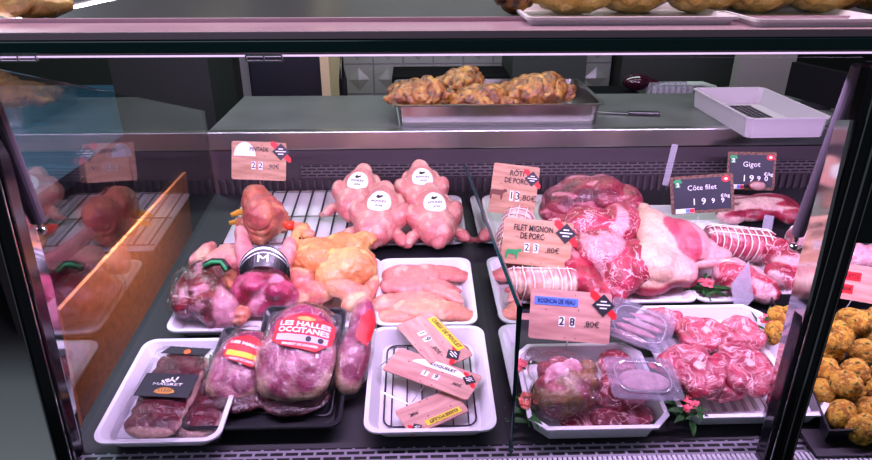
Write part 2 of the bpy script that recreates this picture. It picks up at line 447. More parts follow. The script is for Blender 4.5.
# back wall of the cold well, with vent slots and upright ribs
zw0 = deckz(1.39) - .01
ztop = 1.06
zs0, zs1 = AY(400, 178, 1.388).z, AY(400, 150, 1.388).z
struct(box('wall_vent', (XL, 1.392, zw0), (XR, 1.41, ztop), 'wall_dark'))
struct(box_uv('trim_vent', (AY(300, 160, 1.39).x, 1.388, zs0 + .003), (XR, 1.3915, zs0 + .033), 'slots_wall'))
bm = bmesh.new(); k = XL + .01
while k < XR: add_box(bm, (k, 1.3865, (zw0 + zs0)/2), (.006, .006, zs0 - zw0)); k += .017
struct(bm_obj('trim_ribs', bm, 'wall_dark'))
# small lit stickers on vent wall
# service shelf
struct(box('floor_service_shelf', (-.462, 1.40, 1.09), (1.5, 1.72, 1.10), 'shelf_steel'))
struct(box('trim_service_shelf', (-.462, 1.375, ztop), (1.5, 1.3995, 1.1005), 'steel', bevel=.002))
# side pane
def pane_poly(name, pts, th, m, label=None):
    bm = bmesh.new(); vs = [[(x, y, z) for (y, z) in pts] for x in (0, th)]
    loft(bm, vs); return bm_obj(name, bm, m)
side = thing('glass_end_panel', 'clear glass end panel at the left of the meat counter mirroring the trays', 'glass panel', (-.464, 0, 0))
o = pane_poly('pane', [(.63, .872), (1.372, deckz(1.37) - .004), (1.372, 1.15), (.69, 1.375), (.672, 1.375)], .006, 'pane_side'); o.parent = side
# divider pane
P1, P2, P3, P4 = AY(508, 458, .628), AY(513, 305, .64), AY(470, 165, 1.37), None
xd = (AY(508, 458, .63).x + P2.x + P3.x) / 3
dv = thing('glass_divider', 'low glass divider with a dark green sloping edge between the chicken and the pork', 'glass divider', (.1246, 0, 0), R(.86))
zf, zb = P2.z, P3.z
o = pane_poly('pane', [(.637, deckz(.637) + .001), (1.37, deckz(1.37) + .001), (1.37, zb), (.64, zf)], .003, 'pane_divider'); o.parent = dv
bm = bmesh.new(); add_path(bm, [(.0015, .633, deckz(.64) + .0012), (.0015, .636, zf), (.0015, 1.37, zb)], .0034, 4)
bm_obj('polished_edge', bm, 'green_glass_edge', dv)
# ---- flip-up front: posts, pane, top rail
def post_pts(a, b): return AY(a[0], a[1], .615), AY(b[0], b[1], .672)
def post(name, label, pb, pt, w, plate, off_x, off):
    a, b = post_pts(pb, pt)
    a = a + (a - b) * .06
    t = thing(name, label, 'post', a)
    L = b - a
    beam('post_body', (0, 0, 0), L, w, .022, 'post_black', t, bevel=.003)
    for o_, ww in off: beam('trim_strip', Vector((o_, -.0125, .0)), L + Vector((o_, -.0125, 0)), ww, .003, 'chrome', t, bevel=.0008)
    def onx(q):
        d_ = ray(*q); return CAM + d_ * (off_x / d_.x) - a
    bm = bmesh.new(); P = [onx(q) for q in plate]; loft(bm, [P, [p + Vector((.004 * (-1 if off_x < 0 else 1), 0, 0)) for p in P]]); bm_obj('mirror_plate', bm, 'chrome', t)
    return t
post('counter_post', 'black slanted post with a chrome strip at the left end of the counter', (66, 440), (-31, 62), .024, ((79, 453), (6, 160), (20, 170), (54, 290), (84, 449)), -.446, ((-.008, .002), (.009, .0015)))
post('counter_post', 'wide black slanted post with bright edges left of the breaded balls', (777, 445), (884, 66), .038, ((836, 120), (798, 264), (758, 436), (753, 460), (768, 460), (817, 264), (850, 120)), .452, ((-.012, .002), (.003, .003), (.014, .0015)))
def strut(px0, px1, Y0, Y1, label):
    a, b = AY(*px0, Y0), AY(*px1, Y1)
    t = thing('gas_strut', label, 'gas strut', a); d = (b - a)
    bm = bmesh.new(); add_tube(bm, d * .0, d * .93, .0085, n=16); bm_obj('cylinder_sleeve', bm, 'strut_grey', t, smooth=False)
    bm = bmesh.new(); add_tube(bm, d * .93, d * 1.02, .003); bmesh.ops.create_uvsphere(bm, u_segments=12, v_segments=8, radius=.006, matrix=Matrix.Translation(d * 1.02)); bm_obj('ball_joint', bm, 'chrome', t, smooth=True)
strut((-8, 104), (41, 228), .665, .70, 'grey gas strut beside the left post')
strut((860, 66), (794, 244), .70, .76, 'grey gas strut beside the right post')
# front pane, between the posts, open top
fp = thing('front_glass', 'large clear tilted front pane between the two black posts', 'glass pane', (0, 0, 0))
bl, br_, tl, tr = AY(84, 440, .622), AY(770, 440, .622), AY(8, 57, .668), AY(862, 57, .668)
bm = bmesh.new(); nrm = Vector((0, -.003, 0)); loft(bm, [[bl, br_, tr, tl], [p + nrm for p in (bl, br_, tr, tl)]]); bm_obj('pane', bm, 'pane_front', fp)
# dark tinted panels beyond the posts
def dark_panel(label, pts, cat='glass panel'):
    bm = bmesh.new(); loft(bm, [pts, [p + Vector((0, .006, 0)) for p in pts]])
    o = bm_obj('tinted_panel', bm, 'post_black'); tag(o, label, cat); return o
dark_panel('glossy black panel right of the wide post above the breaded balls', [AY(826, 243, .65), AY(900, 243, .65), AY(925, 62, .68), AY(868, 62, .68)])
dark_panel('glossy black panel outside the left post', [AY(-80, 240, .66), AY(20, 240, .66), AY(-12, 118, .68), AY(-90, 118, .68)])
# top shelf: green glass edge, aluminium profile, LED
top = thing('glass_top_shelf', 'glass top shelf with dark green front edge across the whole counter', 'shelf', (0, .675, 1.3877))
box('front_edge', (-1.3, 0, 0), (1.3, .012, .0118), 'green_glass_edge', top, bevel=.001)
box('shelf_plate', (-1.3, .0121, 0), (1.3, .5, .0118), 'dark_metal', top)
pf = thing('metal_profile', 'mauve metal profile lying on the front of the glass top shelf', 'profile', (0, .678, 1.4000))
bm = bmesh.new()
add_box(bm, (0, .065, .0015), (2.6, .125, .003)); add_box(bm, (0, .006, .004), (2.6, .008, .008)); add_box(bm, (0, .02, .0035), (2.6, .003, .007)); add_box(bm, (0, .118, .004), (2.6, .004, .008))
bm_obj('profile_body', bm, 'mauve_profile', pf, bevel=.0008)
rl = thing('light_rail', 'slim metal rail holding the pink lamp under the top shelf', 'rail', (0, .679, 1.3812))
box('rail_body', (-1.25, 0, .0035), (1.25,   .03, .0062), 'mauve_profile', rl, bevel=.001)
bm = bmesh.new(); add_tube(bm, (-1.2, .004, .0022), (1.2, .004, .0022), .0012, n=10); bm_obj('lamp_diffuser', bm, 'led_tube', rl, smooth=True)
# bright bars on the rail that model reflected clip outlines
for px in (264, 18):
    p = AY(px, 57, .674); t = bmesh.new(); s = SC(p)
    w, hh = 36 * s, 5.5 * s
    for a, b, c, d in ((0, hh/2, w, .0015), (0, -hh/2, w, .0015), (-w/2, 0, .0015, hh), (w/2, 0, .0015, hh), (0, 0, .0015, hh)): add_box(t, (p.x + a, .674, p.z - .0012 + b), (c, .003, d))
    tag(bm_obj('clip_reflection', t, 'bright_steel'), 'small bright rectangular clip reflection built as bars under the shelf rail ' + ('above the priced guinea fowl' if px > 100 else 'at the far left corner'), 'clip')

# lights
def area(name, loc, rot, sx, sy, power, color, spread=None):
    l = bpy.data.lights.new(name, 'AREA'); l.shape = 'RECTANGLE'; l.size = sx; l.size_y = sy; l.energy = power; l.color = color
    if spread: l.spread = R(spread)
    o = bpy.data.objects.new(name, l); o.location = loc; o.rotation_euler = [R(a) for a in rot]; col.objects.link(o); return o
area('meat_lamp', (.1, .73, 1.372), (38, 0, 0), 2.2, .03, 17.5, LEDC)
area('top_shelf_fill', (.3, .95, 1.95), (0, 0, 0), 2.4, .3, 14, (1, .76, .9))  # added pink fill that brightens the top profile, no fixture modelled
area('kitchen_lamp', (0, 1.95, 2.3), (30, 0, 0), 2.5, .3, 30, (.86, 1, .95))
area('board_fill', (-.49, 1.0, 1.40), (0, 38, 0), .03, .5, 42, (1, .85, .85), 80)  # added fill aimed at the orange board, without a fixture
area('paving_fill', (-2.4, 2.6, 2.4), (0, 0, 0), 1.5, 1, 75, (.75, .9, 1))  # added bluish fill to brighten the raised blue platform
area('street_light', (-1.2, -1.2, 2.2), (55, 0, -20), 2, 1.2, 8, (.7, .85, 1))
w = bpy.data.worlds.new('world'); scene.world = w; w.use_nodes = True
w.node_tree.nodes['Background'].inputs[0].default_value = (.55, .62, .75, 1); w.node_tree.nodes['Background'].inputs[1].default_value = .06

# ================================================================== WHITE TRAYS
G = 'white trays on the counter deck'
T1, w1, l1 = deck_tray('white_tray', 'white plastic tray holding two flat packs of dark duck breast against the glass end panel', 'tray', (91, 438), (216, 441), (249, 338), (153, 338), .026, group=G)
T5, w5, l5 = deck_tray('white_tray', 'white plastic tray holding only three price tags and a wire grid', 'tray', (365, 430), (496, 428), (479, 326), (376, 326), .026, group=G)
bm = bmesh.new()
ww, ll = w5 - .05, l5 - .05
bm_pts = [(x, y, .008) for x, y in rrect(ww, ll, .015, 4)]; add_path(bm, bm_pts + [bm_pts[0]], .0013, 6)
for k in range(6): x = -ww/2 + ww * (k + .5) / 6; add_tube(bm, (x, -ll/2, .008), (x, ll/2, .008), .0011, n=6)
tag(bm_obj('wire_grid', bm, 'dark_metal', None, mw=MW[T5.name]), 'thin dark wire grid lying in the white tray under three price tags', 'wire grid')
T7, w7, l7 = deck_tray('white_tray', 'white plastic tray filled with pink chicken fillets beside the glass divider', 'tray', (376, 322.4), (477, 323.4), (466, 257), (382, 258.8), .026, group=G)
T6a, w6, l6 = deck_tray('white_tray', 'white plastic tray under the wrapped red carcass in the left corner', 'tray', (163, 329), (268, 329), (294, 258), (208, 258), .022, group=G)
T6b, _, _ = deck_tray('white_tray', 'white plastic tray under the banded carcass and yellow hens left of the chicken fillets', 'tray', (273, 326), (372, 325), (380, 258), (298, 258), .022, group=G)
T9, _, _ = deck_tray('white_tray', 'shallow white tray under four whole raw chickens with round stickers', 'tray', (343, 243), (467, 242), (457, 196), (350, 196), .014, group=G, taper=.01)
T11, _, _ = deck_tray('white_tray', 'white tray under the tied pork roasts right of the divider', 'tray', (499, 300), (588, 301), (556, 195), (487, 195), .014, group=G)
T12, _, _ = deck_tray('white_tray', 'white tray under the huge beef and bone joints', 'tray', (592, 301), (688, 300), (641, 200), (560, 200), .014, group=G)
T16, _, _ = deck_tray('white_tray', 'white ribbed tray under the rib chop and netted roast at the right', 'tray', (692, 299), (791, 299), (726, 205), (645, 205), .014, group=G)
T13, w13, l13 = deck_tray('white_dish', 'white dish with cut corners holding a bagged kidney and dark red slices', 'dish', (533, 426), (673, 426), (632, 343), (516, 343), .030, group='white cut corner dishes', r=.022, n=1, taper=.008)
T15, w15, l15 = deck_tray('white_dish', 'white dish with cut corners under the marbled lamb neck slices', 'dish', (690, 416), (829, 412), (757, 305), (630, 305), .026, group='white cut corner dishes', r=.022, n=1, taper=.008)
for T, w_, l_ in ((T15, w15, l15),):
    bm = bmesh.new()
    for k in range(11): add_box(bm, (-w_/2 + .028 + k * (w_ - .056)/10, 0, .0035), (.006, l_ - .06, .004))
    bm_obj('floor_ribs', bm, 'white_plastic_matt', T)
# back rack: a steel plate with dark wires running to the back
a, b = DK(236, 250), DK(345, 196)
rk = thing('wire_rack', 'low wire rack over a shiny metal sheet behind the yellow hens', 'rack', (0, a.y, deckz(a.y)), deck_rot())
x0, x1, LL = -.395, -.14, 1.375 - a.y
box('metal_sheet', (x0, 0, 0), (x1, LL, .004), 'white_plastic', rk)
bm = bmesh.new()
for k in range(9): x = x0 + .008 + k * (x1 - x0 - .016)/8; add_tube(bm, (x, .003, .0135), (x, LL - .002, .0135), .0022, n=8)
bm_obj('long_wires', bm, 'dark_metal', rk)
bm = bmesh.new()
for y in (.006, LL*.48, LL - .006): add_tube(bm, (x0, y, .0105), (x1, y, .0105), .0016, n=8)
for x in (x0 + .02, x1 - .02):
    for y in (.006, LL - .006): add_tube(bm, (x, y, .003), (x, y, .0105), .0016, n=6)
bm_obj('cross_wires', bm, 'bright_steel', rk)

# ================================================================== POULTRY
SK1, SK2 = '#e8968e', '#df7d7c'
def skin_paint(c1, c2, c3=None, k=14):
    return two(c1, c2, k, -.3, .35, c3, 45)
def on_deck(px, py, h=0, rz=0, lift=0):
    """matrix standing on the deck under pixel px,py"""
    p = DK(px, py, h); return Matrix.Translation(p) @ deck_rot(rz).to_4x4()
def thing_m(name, label, cat, m4, group=None):
    t = thing(name, label, cat, (0, 0, 0), None, group); t.matrix_basis = m4; MW[t.name] = m4; return t
def make_chicken(m4, label, s=1.0, sticker=True):
    t = thing_m('raw_chicken', label, 'chicken', m4 @ Matrix.Scale(s, 4), 'whole raw chickens with round stickers')
    e = [((0, .015, .055), (.046, .078, .044), (22, 0, 0)), ((0, -.035, .045), (.052, .052, .042), (10, 0, 0)), ((.014, -.055, .04), (.03, .04, .036)), ((-.014, -.055, .04), (.03, .04, .036)),
         ((0, .066, .08), (.027, .034, .022), (30, 0, 0)), ((.0, .088, .088), (.016, .016, .012), (30, 0, 0)),
         ((.05, .0, .052), (.023, .042, .03), (15, 8, -18)), ((-.05, .0, .052), (.023, .042, .03), (15, -8, 18)),
         ((.062, -.055, .026), (.016, .032, .015), (0, 0, 25)), ((-.062, -.055, .026), (.016, .032, .015), (0, 0, -25)),
         ((.08, -.07, .018), (.014, .01, .008), (0, 0, 10)), ((-.08, -.07, .018), (.014, .01, .008), (0, 0, -10)),
         ((.0, -.088, .026), (.018, .014, .016)), ((.04, .052, .062), (.014, .03, .013), (20, 0, 20)), ((-.04, .052, .062), (.014, .03, .013), (20, 0, -20))]
    b = org('body_skin', e, 'raw_skin', t, .0032, 4, .0012, 26, skin_paint(SK1, SK2, '#eeb4a4'), seed=3)
    bv = bvh_of(b)
    mt = Matrix.Translation((.002, -.008, .1)) @ Euler((R(24), 0, 0)).to_matrix().to_4x4()
    st = patch('round_sticker', ellipse(.028, .034), 'white_print', t, bv, mt, .001)
    text('POULET', .009, 'ink', st, mt, .036, .0003, target=bv, off=.0018)
    text('JAUNE', .008, 'ink', st, mt @ Matrix.Translation((.002, -.013, 0)), .018, .0002, name='lettering', target=bv, off=.0018)
    mo = patch('bird_mark', [(-.008, .01), (-.002, .008), (.004, .012), (.009, .018), (.005, .02), (0, .017), (-.004, .02), (-.008, .016)], 'ink', st, bv, mt, .0016)
    return t
CH = [(380, 234, -10, 'raw whole chicken at the front left of four, white round sticker on its breast', .83),
      (434, 234, 6, 'raw whole chicken at the front right of four, leg touching the divider', .80),
      (359, 210, -10, 'raw whole chicken at the back left of four, half hidden behind the front one', .76),
      (422, 207, 3, 'raw whole chicken at the back right of four, upper sticker visible', .78)]
ch0 = None
for px, py, rz, lb, s in CH:
    m4 = on_deck(px, py, .012 if py > 220 else .026, R(rz))
    if ch0 is None: ch0 = make_chicken(m4, lb, s)
    else: copy_thing(ch0, m4 @ Matrix.Scale(s, 4), lb)
# fillets
def slab_paint(c1, c2, c3, k=18): return two(c1, c2, k, -.3, .3, c3, 40)
def fillet(px, py, hgt, lab, L, W, T, rz, c1, c2, c3, seed):
    p = DK(px, py, hgt); m4 = Matrix.Translation(p) @ deck_rot(R(rz)).to_4x4()
    t = tag(org('chicken_fillet', [((0, 0, 0), (L*.5, W*.5, T)), ((-L*.25, .002, 0), (L*.28, W*.52, T*1.05)), ((L*.36, -.006, -.002), (L*.24, W*.28, T*.7)), ((0, W*.2, .003), (L*.42, W*.16, T*.9))], 'raw_skin', None, .0026, 3, .002, 32, slab_paint(c1, c2, c3), seed), lab, 'chicken fillet', 'raw chicken fillets')
    t.matrix_basis = m4; return t
fillet(424, 275, .022, 'rearmost chicken fillet in the white tray, long and rosy', .145, .055, .014, 4, '#ea8f86', '#e98078', '#f4b8a8', 1)
fillet(418, 287, .024, 'upper middle chicken fillet with a deep dark fold at its right end', .13, .045, .013, -4, '#ee8f88', '#e8807a', '#f4b0a4', 2)
fillet(440, 292, .028, 'narrow chicken fillet lying slantwise at the right of the tray', .085, .03, .011, -28, '#f0a090', '#ea8a80', '#f6cbb8', 3)
fillet(405, 302, .026, 'pale chicken fillet crossing the middle left of the tray', .12, .042, .013, 12, '#efa088', '#e99080', '#f3bea0', 4)
fillet(430, 310, .022, 'front chicken fillet with a yellowish tone', .135, .05, .014, -6, '#efa684', '#e9957c', '#f2c49c', 5)
fillet(400, 316, .018, 'front left chicken fillet with a wrinkled orange end', .075, .04, .012, 8, '#ec9a80', '#e78b74', '#f0ba94', 6)
# yellow hens (free range, head still on)
def E(px, py, h, rx, ry=None, rz=None, rot=None):
    p = DK(px, py, h); return (p, (rx, ry or rx, rz or rx), rot)
def org_w(name, base, ells, m, voxel=.003, smooth=4, amp=.0015, nscale=40, col_fn=None, parent=None, seed=0):
    """ellipsoids given in world space, stored relative to the thing"""
    im = base.inverted()
    L = [(im @ Vector(e[0]), e[1], e[2] if len(e) > 2 else None) for e in ells]
    return org(name, L, m, parent, voxel, smooth, amp, nscale, col_fn, seed)
def chain(pts, r0, r1=None, n=None):
    """ellipsoids (spheres) strung along pixel points (px,py,h)"""
    P = [DK(*p) for p in pts]; out = []; r1 = r0 if r1 is None else r1
    tot = sum((b - a).length for a, b in zip(P, P[1:])); acc = 0
    for a, b in zip(P, P[1:]):
        L = (b - a).length; k = max(2, int(L / (min(r0, r1) * .5)))
        for i in range(k): f = (acc + L * i / k) / tot; r = r0 + (r1 - r0) * f; out.append((a + (b - a) * i / k, (r, r, r)))
        acc += L
    out.append((P[-1], (r1, r1, r1))); return out
Y1, Y2, Y3 = '#f0a868', '#eb9256', '#f2c06a'
m4 = on_deck(330, 262); t = thing_m('yellow_hen', 'plucked yellow hen with its head and red comb folded back over its body', 'hen', m4, 'plucked yellow hens')
org_w('body_skin', m4, [E(322, 258, .05, .055, .045, .036, (0, 0, -20)), E(344, 246, .055, .05, .03, .024, (0, 0, 10)), E(362, 240, .055, .026, .018, .014, (0, 0, 10))] + chain([(300, 262, .05), (296, 248, .06), (296, 236, .066), (304, 230, .068)], .016, .012) + [E(350, 238, .05, .03, .01, .01, (0, 0, -8))], 'raw_skin', .0028, 2, .0035, 46, skin_paint(Y1, Y2, Y3), parent=t, seed=4)
org_w('head_skin', m4, [E(298, 228, .068, .014, .013, .012), E(306, 234, .066, .018, .012, .01)], 'raw_skin', .002, 2, .001, 60, skin_paint('#f2a890', '#e88a70', Y1), parent=t, seed=5)
org_w('comb', m4, [E(289, 226, .078, .009, .008, .009), E(286, 224, .08, .006), E(292, 223, .08, .005)], 'comb_red', .0015, 1, .0005, 90, None, parent=t)
bm = bmesh.new(); p = inv(t) @ DK(300, 238, .076); bmesh.ops.create_uvsphere(bm, u_segments=8, v_segments=6, radius=.0022, matrix=Matrix.Translation(p)); bm_obj('eye', bm, 'ink', t, smooth=True)
m4 = on_deck(345, 280); t = thing_m('yellow_hen', 'plump plucked yellow hen lying in front of the one with the red comb', 'hen', m4, 'plucked yellow hens')
org_w('body_skin', m4, [E(350, 268, .05, .05, .042, .036, (0, 0, 15)), E(334, 276, .045, .034, .036, .03), E(364, 262, .045, .022, .03, .024), E(318, 284, .035, .016, .022, .014, (0, 0, 40)), E(370, 280, .03, .012, .02, .012, (0, 0, -20))], 'raw_skin', .0028, 2, .0035, 42, skin_paint('#f0b070', '#e8925e', '#f2c478'), parent=t, seed=6)
m4 = on_deck(310, 288); t = thing_m('hen_thigh', 'orange pink hen thigh at the front of the yellow hens beside the label band', 'hen thigh', m4)
org_w('thigh_skin', m4, [E(300, 282, .04, .03, .03, .026, (0, 0, 20)), E(318, 292, .035, .028, .022, .02), E(302, 298, .03, .018, .016, .014), E(288, 272, .04, .015, .02, .014)], 'raw_skin', .003, 2, .003, 34, skin_paint('#f0966c', '#e87a70', '#f4b48c'), parent=t, seed=7)
m4 = on_deck(352, 300); t = thing_m('hen_wing', 'pale yellow hen wing against the white tray of fillets', 'hen wing', m4)
org_w('wing_skin', m4, [E(345, 290, .045, .038, .02, .018, (0, 0, -25)), E(362, 296, .04, .02, .024, .014), E(352, 304, .035, .02, .014, .013, (0, 0, 30)), E(371, 286, .036, .014, .03, .012, (0, 0, -15))], 'raw_skin', .003, 2, .003, 34, skin_paint('#f2b080', '#ee8f7c', '#f5ca98'), parent=t, seed=8)
# upright guinea fowl under its tag
m4 = on_deck(262, 240, .012); t = thing_m('guinea_fowl', 'plucked guinea fowl standing neck down under the price tag on the wire rack', 'guinea fowl', m4)
org_w('body_skin', m4, [E(262, 218, .06, .036, .035, .048), E(258, 205, .065, .034, .035, .045), E(270, 216, .058, .03, .03, .045), E(264, 228, .04, .026, .026, .03), E(258, 236, .028, .02, .018, .018), E(284, 222, .04, .012, .012, .026, (0, 15, 0)), E(245, 226, .035, .014, .014, .02, (0, -30, 0))], 'raw_skin', .0026, 2, .0035, 38, skin_paint('#e0805e', '#c45f58', '#eca27c', 30), parent=t, seed=9)
bm = bmesh.new()
for pts in (((250, 212, .045), (240, 212, .045), (231, 215, .045)), ((250, 222, .035), (240, 221, .035), (229, 223, .035))): add_path(bm, [inv(t) @ DK(*q) for q in pts], [.009, .007, .004], 8)
bm_obj('feet', bm, 'foot_yellow', t, smooth=True)
# carcass with the black band label
def meat_paint(red, dark, fat, kf=16, lo=.05, hi=.2, kr=30):
    a, b, f = lin(red), lin(dark), lin(fat)
    def fn(c, n, s):
        v = mixc(a, b, sst(-.25, .3, nz(c, kr, s)))
        return mixc(v, f, sst(lo, hi, nz(c, kf, s + 5)))
    return fn
m4 = on_deck(262, 292); t = thing_m('duck_carcass', 'open pink duck carcass wrapped by a black and silver label band', 'duck', m4)
b = org_w('body_flesh', m4, [E(264, 272, .05, .048, .03, .04), E(262, 290, .045, .052, .03, .036), E(244, 296, .04, .028, .026, .03), E(282, 296, .04, .03, .026, .03), E(262, 304, .03, .04, .02, .024), E(252, 288, .062, .018, .016, .016), E(276, 290, .062, .017, .016, .016)], 'wet_meat', .003, 2, .004, 26, meat_paint('#cc4474', '#98163c', '#ee9cb4', 26, .12, .3, 40), parent=t, seed=10)
org_w('upper_leg', m4, chain([(248, 262, .07), (243, 246, .08), (240, 232, .085)], .02, .012) , 'raw_skin', .003, 2, .002, 30, skin_paint('#f09a9c', '#e77f8c', '#f4b8b0'), parent=t, seed=11)
org_w('upper_leg', m4, chain([(280, 264, .065), (288, 252, .07), (290, 244, .07)], .02, .013), 'raw_skin', .003, 2, .002, 30, skin_paint('#f09a9c', '#e77f8c', '#f4b8b0'), parent=t, seed=12)
def band(px0, px1, py, hh, ww_, r, depth, parent, base):
    """curved paper band bent over the bird"""
    a, c = DK(px0, py, hh), DK(px1, py, hh); w = (c - a).length
    im = base.inverted(); bm = bmesh.new(); n = 16; rows = []
    for k in range(n + 1):
        f = k / n; x = a.lerp(c, f); arch = math.sin(math.pi * f) ** .6
        rows.append((im @ (x + Vector((0, -depth * .2 * arch - .004, r * arch + ww_ * .0))), im @ (x + Vector((0, depth * .55 * arch, r * arch + ww_)))))
    vs = [[bm.verts.new(p), bm.verts.new(q)] for p, q in rows]
    for k in range(n): bm.faces.new((vs[k][0], vs[k+1][0], vs[k+1][1], vs[k][1]))
    bmesh.ops.solidify(bm, geom=bm.faces[:], thickness=.0008)
    return bm_obj('label_band', bm, 'black_band', parent, smooth=False), rows
bo, rows = band(241, 291, 279, .062, .026, .03, .03, t, m4)
bm = bmesh.new(); n = len(rows) - 1
for u, v in ((.80, .9), (.62, .66)):
    vs = [[bm.verts.new(p.lerp(q, u) + Vector((0, -.0012, .0006))), bm.verts.new(p.lerp(q, v) + Vector((0, -.0012, .0006)))] for p, q in rows]
    for k in range(n): bm.faces.new((vs[k][0], vs[k+1][0], vs[k+1][1], vs[k][1]))
bm_obj('silver_stripe', bm, 'silver_print', bo)
mid = rows[n//2]; c = mid[0].lerp(mid[1], .32); zz = (mid[1] - mid[0]).normalized(); xx = (rows[n//2+2][0] - rows[n//2-2][0]).normalized(); nn = xx.cross(zz).normalized(); zz = nn.cross(xx)
mt = Matrix((xx, zz, nn)).transposed().to_4x4(); mt.translation = c
text('M', .018, 'silver_print', bo, mt, .018, .0, off=.002)
# red carcass left, wrapped in film
m4 = on_deck(205, 300); t = thing_m('duck_carcass', 'dark red opened carcass with pale fat edge wrapped in clear film at the left', 'duck', m4)
a_, b_, f_ = lin('#a80e30'), lin('#6c0820'), lin('#e890a8')
def red_open(c, n, s):
    v = mixc(a_, b_, sst(-.2, .3, nz(c, 34, s))); v = mixc(v, f_, sst(.22, .4, nz(c, 42, s + 2)))
    edge = max(sst(.045, .055, abs(c.x + .006*nz(c, 30, s))), sst(.0, -.25, n.z) * .8)
    return mixc(v, f_, edge)
LB = [E(200, 290, .045, .05, .035, .034, (0, 0, -35)), E(212, 304, .04, .05, .03, .03, (0, 0, -20)), E(186, 300, .04, .022, .034, .028), E(222, 318, .03, .03, .018, .02), E(205, 275, .05, .03, .025, .026), E(178, 296, .045, .012)]
org_w('body_flesh', m4, LB, 'wet_meat', .003, 2, .004, 24, red_open, parent=t, seed=13)
org_w('film_wrap', m4, [(e[0], tuple(r * 1.12 + .003 for r in e[1]), e[2]) for e in LB], 'film', .004, 3, .003, 30, None, parent=t, seed=2)
# legs behind with the striped band
m4 = on_deck(215, 262, .01); t = thing_m('poultry_leg', 'pale poultry legs with a dark and green striped band near the glass end panel', 'poultry leg', m4)
org_w('leg_skin', m4, chain([(236, 262, .06), (226, 252, .065), (214, 262, .06), (206, 272, .055)], .016, .02) + chain([(200, 262, .05), (207, 250, .06), (212, 246, .06)], .02, .012), 'raw_skin', .003, 2, .002, 30, skin_paint('#eca294', '#e28a86', '#f0bc9c'), parent=t, seed=14)
bm = bmesh.new(); q = [inv(t) @ DK(*p) for p in ((205, 266, .08), (213, 262, .088), (222, 262, .085), (228, 270, .075))]
for dz, mm_ in ((0, 0),): add_path(bm, q, .0075, 8)
bm_obj('striped_band', bm, 'black_band', t, smooth=True)
bm = bmesh.new(); add_path(bm, [v + Vector((0, -.006, .004)) for v in q], .003, 6); bm_obj('band_stripe', bm, 'green_print', t, smooth=True)
m4 = on_deck(240, 282, .01); t = thing_m('giblets', 'small orange and pink giblets between the red carcass and the banded carcass', 'giblets', m4)
org_w('giblet_flesh', m4, [E(232, 278, .04, .016, .014, .012), E(225, 284, .038, .014, .014, .012), E(238, 300, .035, .016, .03, .014), E(240, 315, .03, .018, .02, .014), E(234, 290, .035, .012, .02, .012)], 'raw_skin', .0025, 2, .003, 40, skin_paint('#ef9a6a', '#e0806a', '#f2c08a'), parent=t, seed=15)

# ================================================================== PACKED DUCK AND MEATS, LEFT FRONT
def pxmat(px, py, h, rz=0, pitch=0, roll=0):
    p = DK(px, py, h); return Matrix.Translation(p) @ deck_rot(R(rz)).to_4x4() @ Euler((R(pitch), R(roll), 0)).to_matrix().to_4x4()
# flat magret packs in the tray
def magret(m4, label, L=.125, W=.068, full=True):
    t = thing_m('duck_breast_pack', label, 'duck breast', m4, 'flat packs of dark duck breast')
    a, b, f = lin('#7a2034'), lin('#5e1428'), lin('#e8b4a8')
    def fn(c, n, s):
        v = mixc(a, b, sst(-.2, .3, nz(c, 60, s)))
        rim = sst(W*.40, W*.43, c.x + .003*nz(c, 50, s))
        rim = max(rim, sst(L*.435, L*.45, -c.y + .004*nz(c, 50, s)))
        return mixc(v, f, rim)
    b_ = org('meat_slice', [((0, y*L*.36, 0), (W*.48, L*.16, .010)) for y in (-1, -.6, -.2, .2, .6, 1)] + [((0, 0, -.002), (W*.5, L*.46, .009))], 'wet_meat', t, .0022, 3, .001, 40, fn, 3)
    bm = bmesh.new(); loft(bm, [[(x, y, z) for x, y in rrect(W + dw, L + dw, .012, 4)] for dw, z in ((.01, -.008), (.016, .0), (.004, .0115))]); bm_obj('clear_film', bm, 'film_smooth', t, smooth=False)
    if full:
        lb = flat([(-W*.48, -.022), (W*.44, -.022), (W*.46, .022), (-W*.46, .022)], 'emblem_black', t, Matrix.Translation((0, 0, .0125)), 'label_band')
        mm = Matrix.Translation((0, 0, .0131))
        for k, (sx, sy) in enumerate(((-.004, .010), (.002, .012), (.006, .008), (-.001, .007), (.009, .013), (-.008, .006))): flat(rect(sx, sy, .006, .0022, .5 + k), 'white_print', lb, mm, 'bird_drawing')
        text('MAGRET', .007, 'white_print', lb, mm @ Matrix.Translation((0, .0005, 0)), .04)
        fan = []
        for k in range(9): a1 = R(180 - 22.5*k); fan.append((.014*math.cos(a1), -.014 + .009*math.sin(a1)))
        fan += [(.006, -.017), (-.006, -.017)]
        flat(fan, 'gold_print', lb, mm, 'gold_crest')
        for k in range(5): flat(rect(-.008 + .004*k, -.0105, .0008, .006, (k-2)*-.3), 'emblem_black', lb, mm @ Matrix.Translation((0, 0, .0006)), 'crest_line')
    cap = flat([(-W*.42, L*.40), (W*.4, L*.40), (W*.45, L*.49), (-W*.3, L*.5)], 'emblem_black', t, Matrix.Translation((0, 0, .0122)), 'top_label')
    flat(ellipse(.005, .005, 14), 'orange_print', cap, Matrix.Translation((.004, L*.43, .0128)), 'orange_sun')
    return t
magret(pxmat(205, 398, .012, 0), 'second duck breast pack at the right of the white tray, mostly hidden by the first', .14, .07, False)
magret(pxmat(169, 392, .026, -2, 0, 3), 'duck breast pack with a black band and gold crest on top in the white tray', .16, .080)
